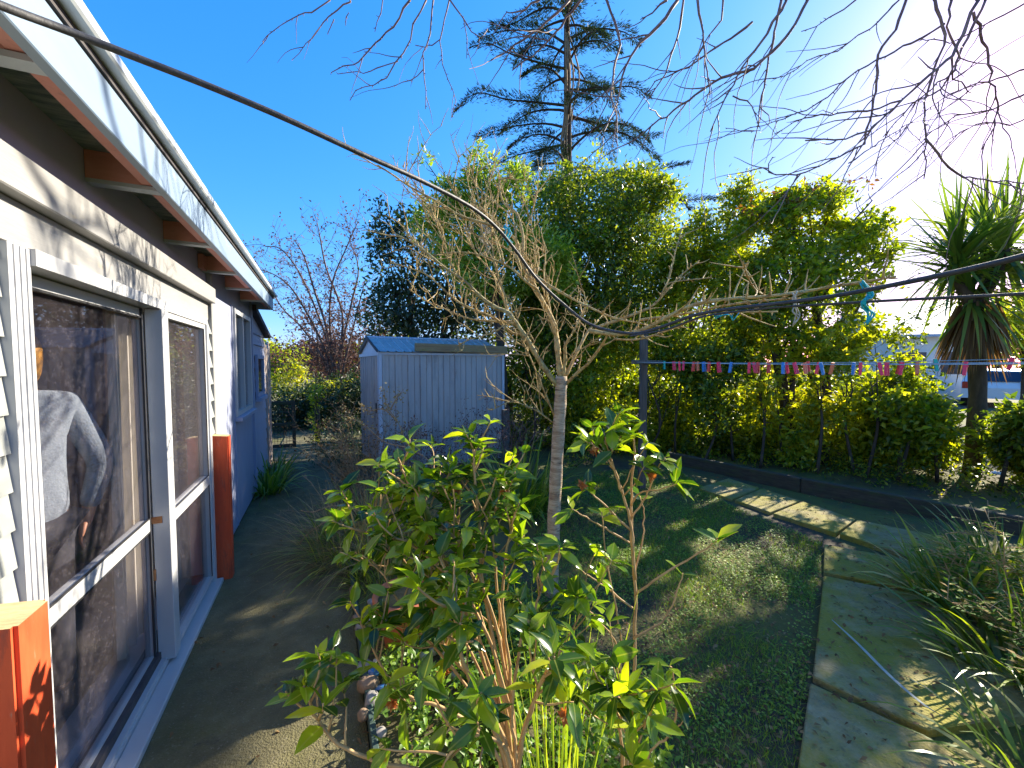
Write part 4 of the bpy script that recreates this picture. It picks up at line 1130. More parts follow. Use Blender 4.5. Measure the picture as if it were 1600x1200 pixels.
S = [([(978, 1400), (980, 1195), (990, 1065), (992, 920), (986, 825), (987, 765), (992, 700), (986, 680)], 1.38, 1.5, .0072, .80, 7, 0),
     ([(992, 905), (986, 825), (972, 765), (955, 720), (945, 690), (962, 668)], 1.42, 1.45, .0055, .5, 7, 2),
     ([(972, 770), (955, 725), (935, 700), (915, 690)], 1.43, 1.38, .004, .4, 6, 0),
     ([(992, 930), (1040, 895), (1080, 872), (1115, 848), (1122, 840)], 1.42, 1.35, .0042, .92, 5, 0),
     ([(990, 998), (1040, 965), (1060, 920), (1067, 895)], 1.41, 1.45, .0042, .9, 3, 0),
     ([(988, 950), (950, 920), (920, 900), (900, 885)], 1.41, 1.36, .004, .95, 1, 0),
     ([(986, 828), (960, 805), (935, 780), (915, 762)], 1.43, 1.38, .0045, .8, 5, 0),
     ([(983, 848), (945, 825), (915, 808), (893, 795)], 1.43, 1.4, .004, .85, 5, 0),
     ([(972, 1200), (970, 1060), (969, 990), (958, 930), (948, 880), (940, 800)], 1.36, 1.4, .0045, .93, 3, 0),
     ([(990, 1070), (960, 1000), (940, 975), (918, 950), (912, 938)], 1.40, 1.36, .0035, .85, 5, 0),
     ([(1012, 1400), (1010, 1195), (1045, 1150), (1057, 1100), (1050, 1050), (1046, 1040)], 1.3, 1.25, .0042, .9, 4, 0),
     ([(1044, 1152), (1060, 1135), (1077, 1118)], 1.28, 1.25, .0028, 1.0, 0, 0),
     ([(986, 810), (1000, 790), (1012, 770), (1025, 735), (1040, 715)], 1.44, 1.4, .004, .6, 7, 0),
     ([(985, 790), (1000, 770), (1030, 765), (1060, 755)], 1.45, 1.35, .0035, .7, 6, 0),
     ([(989, 900), (1003, 850), (1005, 800), (1000, 775)], 1.43, 1.5, .0035, .85, 4, 0),
     ([(970, 1400), (972, 1190), (968, 1140), (975, 1100), (978, 1080)], 1.15, 1.1, .005, .6, 7, 1),
     ([(975, 1400), (976, 1230), (990, 1180), (985, 1130)], 1.1, 1.05, .005, .7, 6, 1)]
cam2, _ = camellia('camellia_bush', 'slender upright camellia with leaf tufts at its twig ends, on the lawn side', (978, 1400, 1.38), S, .085, 0)
# withered orange blooms on the bushes
for root, spots in ((cam1, ((688, 958, 1.12), (693, 1048, 1.1), (716, 763, 1.38), (789, 767, 1.42), (613, 1096, 1.05), (728, 948, 1.15))), (cam2, ((909, 758, 1.36), (928, 705, 1.36), (1018, 745, 1.38), (883, 1120, 1.0)))):
    for u, v, Y in spots:
        p = P(u, v, Y) - Vector(root.location); k = 16
        dv = unit(rng.normal(0, 1, (k, 3)))
        b = leaf_mesh('dead_bloom', np.tile(np.array(p), (k, 1)), dv, rng.normal(0, 1, (k, 3)), .022, .015, M.setdefault('lf_bloom', leafmat('withered_petal', [(0, (.30, .08, .02)), (.6, (.46, .17, .04)), (1, (.55, .30, .12))], .35, (1.4, 1.1, .6), .7)), root, 'fold', .3, .4)
# ------------------------------------------------------------------ trees and hedge
def tree(name, label, cat, base, trunk_pts, r0, r1, lobes, n_cl, per, spread, leaf, L, mat, group=None, shape='fold', limbs=6, bark='bark_dark', shell=.45, wr=.45, up=.35, out=.5, holes=0.0):
    root = empty(name, base, 0, label, cat, group)
    b = Vector(base)
    m = MB()
    tl = []
    for tp_ in trunk_pts:
        q = limb(m, [p - b for p in tp_], r0, r1, 8, 4, 0, .06); tl.append(q)
    for c, rad in lobes[:limbs * 2]:
        q = random.choice(tl); s = q[random.randint(len(q) // 3, len(q) - 1)]
        e = Vector(c) - b + Vector((random.gauss(0, rad[0] * .3), random.gauss(0, rad[1] * .3), rad[2] * .3))
        mid = s.lerp(e, .5) + Vector((0, 0, .15))
        ql = limb(m, [s, mid, e], r1 * .8, r1 * .22, 6, 4)
        twigs(m, ql, .22, (.2, .6), r1 * .2, .1, .18, 1, 4)
    m.build('trunk', M[bark], root, True)
    pos, ax, nr, rn = crown([(Vector(c) - b, rad) for c, rad in lobes], n_cl, per, spread, shell, out, up, holes)
    keep = (pos[:, 2] > -b.z + .05) & sunny(pos + np.array(b))
    pos, ax, nr, rn = pos[keep], ax[keep], nr[keep], rn[keep]
    k = len(pos)
    Ls = L * rng.uniform(.65, 1.25, k)
    leaf_mesh('crown', pos, ax, nr, Ls, Ls * wr * rng.uniform(.8, 1.2, k), M[mat], root, shape, fold=.3, bend=.15, rnd=np.clip(rn * .5 + rng.random(k) * .5, 0, 1))
    return root

def gb(u, Y): p = P(u, 570, Y); return Vector((p.x, p.y, 0))

# dense evergreen in the middle
b = gb(930, 8.6)
tree('evergreen_tree', 'tall dense dark evergreen tree with yellow-green top, right behind the fruit tree', 'tree', b, [[b, P(925, 560, 8.6), P(935, 420, 8.6)]], .16, .06,
     [lobe(940, 330, 8.6, 95, 72), lobe(885, 360, 8.4, 85, 85), lobe(1005, 365, 8.7, 68, 88), lobe(940, 430, 8.4, 130, 90), lobe(862, 440, 8.2, 60, 95), lobe(1020, 450, 8.6, 75, 80), lobe(930, 510, 8.3, 120, 70), lobe(1000, 300, 8.8, 45, 38), lobe(1040, 300, 8.4, 16, 22), lobe(870, 290, 8.6, 32, 28)],
     4300, 11, .085, 0, .092, 'lf_dark', shape='quad')
# bright shrub behind the fruit tree
b = gb(790, 7.2)
tree('bright_tree', 'bright green leafy tree with upright shoots, directly behind the fruit tree twigs', 'tree', b, [[b, P(785, 560, 7.2), P(770, 400, 7.2)]], .09, .03,
     [lobe(745, 310, 7.2, 42, 42), lobe(795, 335, 7.1, 36, 70), lobe(842, 400, 6.9, 48, 42), lobe(720, 370, 7.3, 50, 60), lobe(880, 425, 6.8, 26, 38), lobe(780, 420, 7.2, 70, 50), lobe(740, 268, 7.2, 12, 22), lobe(700, 310, 7.2, 22, 28), lobe(812, 280, 7.2, 12, 26), lobe(765, 272, 7.2, 10, 24), lobe(668, 340, 7.3, 22, 30), lobe(665, 255, 7.3, 6, 14), lobe(748, 238, 7.3, 6, 16)],
     1500, 11, .06, 0, .105, 'lf_bright', wr=.34, up=.3, out=.9)
# dark shrub left, over the shed
b = gb(650, 9.2)
tree('dark_shrub', 'loose dark blue-green tree rising behind the shed roof', 'tree', b, [[b, P(645, 560, 9.2), P(640, 450, 9.2)], [b, P(690, 540, 9.2), P(700, 430, 9.2)]], .10, .035,
     [lobe(622, 420, 9.2, 50, 62), lobe(660, 470, 9.2, 75, 55), lobe(595, 490, 9.4, 32, 45), lobe(705, 440, 9.0, 55, 75), lobe(600, 370, 9.3, 26, 36), lobe(640, 360, 9.2, 40, 30), lobe(590, 330, 9.3, 10, 20), lobe(760, 480, 9.0, 60, 50), lobe(680, 520, 9.4, 90, 40)],
     1100, 10, .12, 0, .12, 'lf_blue', shell=.3, shape='quad')
# right-hand tree
b = gb(1290, 6.7)
tree('hedge_tree', 'broad dark hedge tree with rusty and yellow top leaves, above the pegged clothesline', 'tree', b, [[b, P(1290, 600, 6.7), P(1270, 450, 6.7)], [b + Vector((-.4, .1, 0)), P(1215, 560, 6.7), P(1180, 420, 6.7)]], .11, .04,
     [lobe(1195, 370, 6.8, 45, 50), lobe(1260, 345, 6.7, 70, 48), lobe(1335, 352, 6.7, 55, 42), lobe(1235, 430, 6.6, 90, 75), lobe(1310, 430, 6.6, 52, 75), lobe(1160, 450, 6.9, 45, 75), lobe(1392, 385, 6.8, 22, 36), lobe(1280, 490, 6.5, 120, 60), lobe(1385, 405, 6.8, 20, 26), lobe(1370, 318, 6.7, 14, 14), lobe(1300, 300, 6.8, 20, 12), lobe(1230, 308, 6.8, 16, 14)],
     2700, 12, .07, 0, .098, 'lf_hedge', holes=.3)
b2 = gb(1240, 6.6)
tree('photinia_shoots', 'rusty-leaved shoots showing along the top of the broad hedge tree', 'shrub', b2, [[b2, P(1240, 500, 6.6), P(1240, 340, 6.6)]], .05, .02,
     [lobe(1195, 325, 6.7, 38, 14), lobe(1265, 305, 6.6, 40, 16), lobe(1340, 300, 6.6, 32, 16), lobe(1225, 318, 6.6, 30, 14)], 70, 7, .06, 0, .085, 'lf_red', limbs=2)
b = gb(1120, 7.8)
tree('airy_tree', 'thin airy grey-green tree standing in the gap between the two big crowns', 'tree', b, [[b, P(1120, 560, 7.8), P(1130, 380, 7.8)], [b, P(1080, 520, 7.8), P(1085, 400, 7.8)]], .06, .02,
     [lobe(1150, 330, 7.8, 26, 50), lobe(1090, 390, 7.8, 38, 48), lobe(1130, 420, 7.8, 50, 60), lobe(1060, 440, 7.8, 40, 50), lobe(1165, 300, 7.8, 12, 25), lobe(1095, 345, 7.8, 10, 24), lobe(1190, 330, 7.8, 20, 30)],
     1500, 10, .08, 0, .085, 'lf_hedge', shell=.3, shape='quad')

# lower hedge: shrubs side by side
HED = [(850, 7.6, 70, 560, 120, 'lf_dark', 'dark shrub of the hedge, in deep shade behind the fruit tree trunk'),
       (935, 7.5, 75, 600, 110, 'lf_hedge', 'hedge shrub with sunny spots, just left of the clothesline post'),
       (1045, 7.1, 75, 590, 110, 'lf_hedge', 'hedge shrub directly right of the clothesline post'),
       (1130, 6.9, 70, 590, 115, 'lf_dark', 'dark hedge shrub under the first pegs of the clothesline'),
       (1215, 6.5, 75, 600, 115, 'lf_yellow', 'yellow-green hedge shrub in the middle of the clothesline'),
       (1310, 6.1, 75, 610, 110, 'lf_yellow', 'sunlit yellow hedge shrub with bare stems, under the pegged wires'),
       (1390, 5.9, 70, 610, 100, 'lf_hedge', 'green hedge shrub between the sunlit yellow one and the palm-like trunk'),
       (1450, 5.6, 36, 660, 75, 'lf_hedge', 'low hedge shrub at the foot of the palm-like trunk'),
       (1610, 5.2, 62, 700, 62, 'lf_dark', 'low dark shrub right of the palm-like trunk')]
for u, Y, ru, vc, rv, mat, lab in HED:
    b = gb(u, Y)
    tk = [[b + Vector((dx, random.uniform(-.2, .2), 0)), P(u + dx * 60 + random.uniform(-8, 8), 660, Y), P(u + dx * 110, vc, Y + .1)] for dx in (-.3, .2)]
    lb = [lobe(u + random.uniform(-.4, .4) * ru, vc + random.uniform(-.75, .5) * rv, Y + random.uniform(-.15, .6), ru * .62, rv * .42) for _ in range(8)]
    lb += [lobe(u + random.uniform(-.8, .8) * ru, random.uniform(680, 715), Y + .35, ru * .5, 34) for _ in range(4)]
    tree('hedge_shrub', lab, 'shrub', b, tk, .024, .012, lb, {'lf_dark': 1300, 'lf_yellow': 950, 'lf_hedge': 1150}[mat], 11, .07, 0, .098, mat, 'shrubs of the hedge', limbs=5, shell=.25, holes=.35)
# a darker second row behind the first
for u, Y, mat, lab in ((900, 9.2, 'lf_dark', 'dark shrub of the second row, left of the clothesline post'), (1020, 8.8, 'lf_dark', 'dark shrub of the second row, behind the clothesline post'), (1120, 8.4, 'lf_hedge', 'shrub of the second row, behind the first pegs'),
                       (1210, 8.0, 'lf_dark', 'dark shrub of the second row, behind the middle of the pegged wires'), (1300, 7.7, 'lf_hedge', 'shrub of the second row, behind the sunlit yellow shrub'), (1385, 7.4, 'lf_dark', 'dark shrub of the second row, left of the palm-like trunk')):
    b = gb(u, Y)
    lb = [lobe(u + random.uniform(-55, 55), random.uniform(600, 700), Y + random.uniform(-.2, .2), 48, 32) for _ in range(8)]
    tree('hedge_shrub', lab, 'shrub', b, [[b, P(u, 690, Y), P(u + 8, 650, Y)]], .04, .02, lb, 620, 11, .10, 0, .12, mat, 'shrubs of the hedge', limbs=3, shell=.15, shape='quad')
# hedge goes on behind; the two shrubs beside the frame are added for shade
def mass(name, label, cat, lobes, n_cl, mat, L=.11, trunk=True, group=None):
    c = sum((Vector(l[0]) for l in lobes), Vector()) / len(lobes); b = Vector((c.x, c.y, 0))
    return tree(name, label, cat, b, [[b, b + Vector((0, 0, c.z * .6)), c]], .1, .05, lobes, n_cl, 10, .1, 0, L, mat, group)
mass('hedge_shrub', 'dark shrub closing the hedge behind the shed', 'shrub', [lobe(800, 600, 8.6, 70, 90), lobe(730, 600, 9.2, 70, 70), lobe(860, 560, 9, 60, 70)], 800, 'lf_dark', .1, group='shrubs of the hedge')
for x, y, h, lab in ((6.6, 2.9, 1.9, 'added unseen hedge shrub for shade beyond the right edge, near the bronze-leaved bush'), (7.3, 1.2, 2.2, 'added unseen hedge shrub for shade farthest along beyond the right edge')):
    mass('hedge_shrub', lab, 'shrub', [(Vector((x + random.uniform(-.4, .4), y + random.uniform(-.5, .5), h * random.uniform(.3, .75))), (.7, .7, h * .35)) for _ in range(6)], 600, 'lf_hedge', .1, group='shrubs of the hedge')
# white flower in the hedge
p = P(1556, 742, 4.7); k = 12
a_ = np.array([[math.cos(i * 2.4), math.sin(i * 2.4) * .6, .3 + .1 * (i % 3)] for i in range(k)])
fl = leaf_mesh('flower', np.tile(np.array(p), (k, 1)), a_, np.tile([0, -.5, 1.0], (k, 1)), .055, .045, M['white_petal'], None, 'fold', .3, -.3)
tag(fl, 'single white flower low in the dark shrub by the palm-like trunk', 'flower')

# ------------------------------------------------------------------ cordyline (cabbage tree)
CY = 6.0
b = gb(1527, CY)
ct = empty('cabbage_tree', b, 0, 'palm-like cabbage tree with sword leaves and a brown dead skirt at the right', 'tree')
m = MB()
limb(m, [Vector((0, 0, -.05)), P(1527, 640, CY) - b, P(1526, 560, CY) - b, P(1520, 470, CY) - b], .105, .09, 12, 4, 0, .07)
limb(m, [P(1520, 480, CY) - b, P(1500, 440, CY) - b, P(1495, 400, CY) - b], .08, .06, 8, 3)
limb(m, [P(1520, 480, CY) - b, P(1550, 440, CY) - b, P(1570, 390, CY) - b], .08, .06, 8, 3)
limb(m, [P(1520, 480, CY) - b, P(1540, 450, CY + .5) - b, P(1540, 380, CY + .6) - b], .08, .06, 8, 3)
m.build('trunk', M['bark_dark'], ct, True)
pos = []; d = []; Ls = []; dr_ = []
for (u, v, dy, n) in ((1495, 402, -.1, 240), (1570, 392, .0, 240), (1540, 375, .6, 160), (1520, 455, 0, 130)):
    c = np.array(P(u, v, CY + dy) - b)
    for i in range(n):
        th = random.uniform(0, 6.283); ph = math.acos(random.uniform(-.75, 1))
        dv = np.array([math.sin(ph) * math.cos(th), math.sin(ph) * math.sin(th), math.cos(ph)])
        pos.append(c + dv * .05 + np.array([0, 0, random.uniform(-.18, .12)])); d.append(dv); Ls.append(random.uniform(.95, 1.4)); dr_.append(.03 + .22 * math.sin(ph) * random.random())
pa = np.array(pos); da = np.array(d); la = np.array(Ls)[:, None]; bb = np.array(b)
kp = sunny(pa + bb + da * la * .4, .4) & sunny(pa + bb + da * la * .8, .4)
pos = pa[kp]; d = da[kp]; Ls = np.array(Ls)[kp]; dr_ = np.array(dr_)[kp]
straps('crown', pos, d, np.array(Ls), rng.uniform(.042, .062, len(Ls)), M['lf_cord'], ct, 6, np.array(dr_))
pos = []; d = []
for i in range(230):
    th = random.uniform(0, 6.283); z = P(0, random.uniform(470, 520), CY).z; rr = random.uniform(.1, .22)
    pos.append((P(1524, 500, CY).x - b.x + rr * math.cos(th), rr * math.sin(th), z)); d.append((math.cos(th) * .35, math.sin(th) * .35, -1))
straps('dead_skirt', pos, d, rng.uniform(.45, .85, 230), rng.uniform(.03, .05, 230), M['lf_dead'], ct, 4, .08)

# ------------------------------------------------------------------ conifer
KY = 12.5
b = gb(886, KY)
cf = empty('conifer', b, 0, 'tall dark conifer with tiers of drooping branches rising above the hedge', 'tree')
m = MB()
ktr = [Vector((0, 0, 0)), P(886, 420, KY) - b, P(886, 270, KY) - b, P(887, 150, KY) - b, P(886, 40, KY) - b, P(890, -80, KY) - b, P(890, -190, KY) - b]
ktp = smooth_line(ktr, 5); k = len(ktp)
m.tube(ktp, [.18 - .14 * i / k for i in range(k)], 9)
brs = []
zlo, zhi = (P(886, 345, KY) - b).z, (P(890, -180, KY) - b).z
def trunk_at(z):
    for a, c in zip(ktp, ktp[1:]):
        if a.z <= z <= c.z: return a.lerp(c, (z - a.z) / max(c.z - a.z, 1e-6))
    return ktp[-1]
N_ = 50
for i in range(N_):
    f = i / N_
    z = zlo + (zhi - zlo) * f + random.uniform(-.1, .1)
    th = i * 2.399 + random.uniform(-.3, .3)
    L = (3.4 - 2.4 * f) * random.uniform(.7, 1.1)
    if f < .12: L *= 1.15 if math.cos(th) > 0 else .7
    s = trunk_at(z); q = [s]; dv = Vector((math.cos(th), math.sin(th), .38))
    ns = 9
    for j in range(ns):
        dv = (dv + Vector((random.gauss(0, .06), random.gauss(0, .06), -.10 - .02 * j + (.09 if j > 6 else 0)))).normalized()
        q.append(q[-1] + dv * (L / ns))
    brs.append(q)
for (pix, dy) in (([(886, 165), (840, 160), (790, 155), (745, 145), (712, 172)], -.6), ([(886, 200), (850, 193), (800, 198), (745, 214)], -.3), ([(886, 108), (850, 100), (800, 85), (765, 68), (738, 72)], -.4), ([(886, 225), (850, 232), (800, 245), (765, 262)], .2),
                  ([(886, 70), (850, 50), (790, 48), (750, 60)], .3), ([(886, 290), (960, 275), (1040, 262), (1075, 256)], .4), ([(886, 330), (980, 310), (1060, 312), (1118, 312)], .2), ([(886, 180), (940, 195), (990, 215), (1030, 212)], .2), ([(886, 140), (940, 140), (985, 135), (1015, 150)], -.3), ([(890, 60), (930, 45), (975, 50), (1000, 68)], .3), ([(888, 20), (850, 12), (800, 38), (770, 40)], 0)):
    n = len(pix); brs.append(smooth_line([P(u, v, KY + dy * i / n) - b for i, (u, v) in enumerate(pix)], 3))
pos = []; ax = []; nr = []
for q in brs:
    n = len(q)
    m.tube(q, [max(.007, .042 * (1 - i / n)) for i in range(n)], 5, cap=False)
    qq = resample(q, .06); nn = len(qq)
    for i, p in enumerate(qq):
        f = i / nn
        if f < .22: continue
        dd = (qq[min(i + 1, nn - 1)] - qq[i - 1]).normalized(); sd = dd.cross(Vector((0, 0, 1))).normalized()
        wid = .34 * math.sin(min(1, (f - .1) * 1.15) * math.pi) + .06
        for j in range(22):
            s = random.gauss(0, .5) * wid
            o = p + sd * s + dd * random.uniform(-.05, .05) + Vector((0, 0, random.uniform(-.02, .06) - abs(s) * .15))
            pos.append(o); ax.append(dd * random.uniform(.4, 1) + sd * math.copysign(random.uniform(.2, 1), s) + Vector((0, 0, random.uniform(-.2, .75)))); nr.append((random.gauss(0, .4), random.gauss(0, .4), 1))
m.build('trunk', M['bark_dark'], cf, True)
k = len(pos)
leaf_mesh('crown', np.array([list(p) for p in pos]), np.array([list(a) for a in ax]), np.array(nr), rng.uniform(.08, .18, k), rng.uniform(.016, .028, k), M['lf_conifer'], cf, 'quad', .3, .1)
# brown dead vine hanging down its trunk
m = MB()
for j in range(5):
    o = Vector((random.gauss(0, .12), -.25, 0))
    pts = [P(898, -20, KY) - b + o, P(885, 30, KY) - b, P(888 + random.uniform(-4, 4), 90, KY) - b + o, P(890, 135, KY) - b + o * 1.3, P(884 + random.uniform(-4, 4), 190, KY) - b + o, P(881, 235, KY) - b + o, P(887, 268, KY) - b + o * .5]
    limb(m, pts, .03, .02, 5, 4)
m.build('dead_vine', M['stem_dry'], cf, True)

# ------------------------------------------------------------------ bare berry tree and growth on the left
b = gb(525, 13.5)
bt = empty('bare_tree', b, 0, 'bare many-branched tree with a few purple leaves, behind the shed on the left', 'tree')
m = MB(); tips = []
for px in ([(528, 640), (522, 570), (515, 500), (520, 440), (540, 390), (560, 345)], [(526, 630), (540, 560), (555, 500), (570, 440)], [(524, 620), (505, 560), (470, 510), (440, 480), (420, 440)], [(526, 620), (518, 560), (500, 500), (470, 430), (440, 390), (415, 385)],
           [(526, 640), (530, 560), (535, 490), (510, 420), (500, 370), (495, 345)], [(526, 630), (560, 570), (590, 520), (600, 480)], [(526, 610), (490, 590), (450, 575), (425, 555)], [(526, 610), (505, 540), (480, 490), (455, 450), (430, 430), (405, 420)], [(524, 600), (512, 520), (490, 450), (475, 400), (460, 375)], [(527, 600), (535, 540), (550, 470), (560, 420), (545, 370)]):
    n = len(px); dy = random.uniform(-1, 1)
    q = limb(m, [P(u, v, 13.5 + dy * i / n) - b for i, (u, v) in enumerate(px)], .05, .012, 6, 4)
    twigs(m, q, .16, (.3, 1.1), .010, .12, .14, 2, 4, .15, .8, Vector((0, 0, 0)), tips)
m.build('trunk', M['bark_mid'], bt, True)
tips = [t for t in tips if random.random() < .62]
pp = np.array([list(t[0]) for t in tips]); pp = np.repeat(pp, 2, axis=0) + rng.normal(0, .05, (len(tips) * 2, 3)); k = len(pp)
leaf_mesh('crown', pp, rng.normal(0, 1, (k, 3)), rng.normal(0, 1, (k, 3)), rng.uniform(.07, .12, k), .05, M['lf_purple'], bt, 'fold')
b = gb(495, 15)
tree('brown_shrub', 'rust-brown leafy shrub low behind the bare tree', 'shrub', b, [[b, P(500, 600, 15), P(495, 520, 15)]], .08, .03, [lobe(490, 510, 15, 40, 48), lobe(555, 510, 14.6, 45, 60), lobe(455, 550, 15, 35, 30), lobe(520, 570, 15, 70, 35), lobe(600, 540, 14.6, 40, 50)], 480, 9, .14, 0, .13, 'lf_purple', shell=.2)
b = gb(500, 10.6)
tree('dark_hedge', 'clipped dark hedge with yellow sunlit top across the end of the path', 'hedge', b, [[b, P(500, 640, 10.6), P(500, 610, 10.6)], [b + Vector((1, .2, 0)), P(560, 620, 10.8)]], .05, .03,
     [lobe(440, 640, 10.4, 40, 45), lobe(490, 645, 10.6, 45, 48), lobe(540, 645, 10.8, 45, 50), lobe(595, 640, 11, 50, 55), lobe(650, 640, 11, 50, 55), lobe(480, 660, 10.5, 60, 35), lobe(560, 670, 10.4, 60, 35), lobe(470, 625, 10.5, 50, 30), lobe(530, 620, 10.6, 50, 32), lobe(590, 610, 10.9, 50, 50), lobe(430, 660, 10.2, 50, 30)], 2200, 10, .08, 0, .09, 'lf_shade')  # shade on this hedge is painted by its darker leaf colour
b = gb(440, 11.5)
tree('yellow_creeper', 'sunlit yellow-green creeper mounding over the hedge beside the house end', 'shrub', b, [[b, P(440, 640, 11.5), P(435, 610, 11.5)]], .04, .02, [lobe(432, 600, 11.5, 26, 24), lobe(455, 585, 11.6, 24, 22), lobe(500, 607, 11.3, 45, 9), lobe(545, 605, 11.3, 35, 8)], 160, 10, .08, 0, .11, 'lf_yellow')
gpv = H(.66, 8.66)
tree('ivy', 'yellow-green ivy climbing the gate post', 'climber', gpv, [[gpv, gpv + Vector((.02, -.06, .6)), gpv + Vector((0, -.06, 1.15))]], .012, .006, [(gpv + Vector((0, -.08, .55)), (.08, .06, .5)), (gpv + Vector((0, -.04, 1.05)), (.14, .1, .14))], 60, 8, .035, 0, .06, 'lf_yellow', limbs=1)
b = gb(1600, 10.5)
tree('garden_tree', 'yellow-green tree beyond the hedge at the right edge, behind the cabbage tree', 'tree', b, [[b, P(1600, 600, 10.5), P(1598, 540, 10.5)]], .07, .03, [lobe(1600, 520, 10.5, 45, 38), lobe(1570, 545, 10.6, 22, 26), lobe(1640, 500, 10.5, 50, 60), lobe(1585, 480, 10.6, 30, 30)], 420, 10, .1, 0, .12, 'lf_yellow', shell=.3)
# far trees beyond
for u, v, Y, ru, rv, mat, lab in ((430, 560, 26, 60, 22, 'lf_hedge', 'far olive tree low on the horizon beside the house end'), (520, 560, 30, 70, 26, 'lf_purple', 'far brown tree on the horizon behind the bare branches'), (620, 555, 28, 80, 40, 'lf_dark', 'far dark tree on the horizon behind the shed'),
                               (1130, 540, 22, 90, 60, 'lf_hedge', 'far green tree seen through the gap above the clothesline'), (1560, 520, 28, 60, 40, 'lf_bright', 'far pale green tree behind the cabbage tree'), (1000, 540, 20, 90, 60, 'lf_dark', 'far dark tree behind the evergreen crown')):
    b = gb(u, Y)
    tree('far_tree', lab, 'tree', b, [[b, P(u, v, Y)]], .2, .1, [lobe(u + random.uniform(-.5, .5) * ru, v + random.uniform(-.4, .4) * rv, Y, ru * .6, rv * .7) for _ in range(6)], 420, 9, .3, 0, .32, mat, 'trees beyond the garden')

# ------------------------------------------------------------------ bare tree overhead
ob = Vector((5.2, 1.6, 0))
ov = empty('overhanging_tree', ob, 0, 'leafless tree whose thin drooping branches hang across the sky at upper right', 'tree')
m = MB()
limb(m, [Vector((0, 0, -.05)), Vector((-.05, .05, 1.5)), Vector((-.2, .2, 3.2)), Vector((-.5, .4, 4.6))], .15, .10, 10, 5, 0, .06)
top = Vector((-.5, .4, 4.6))
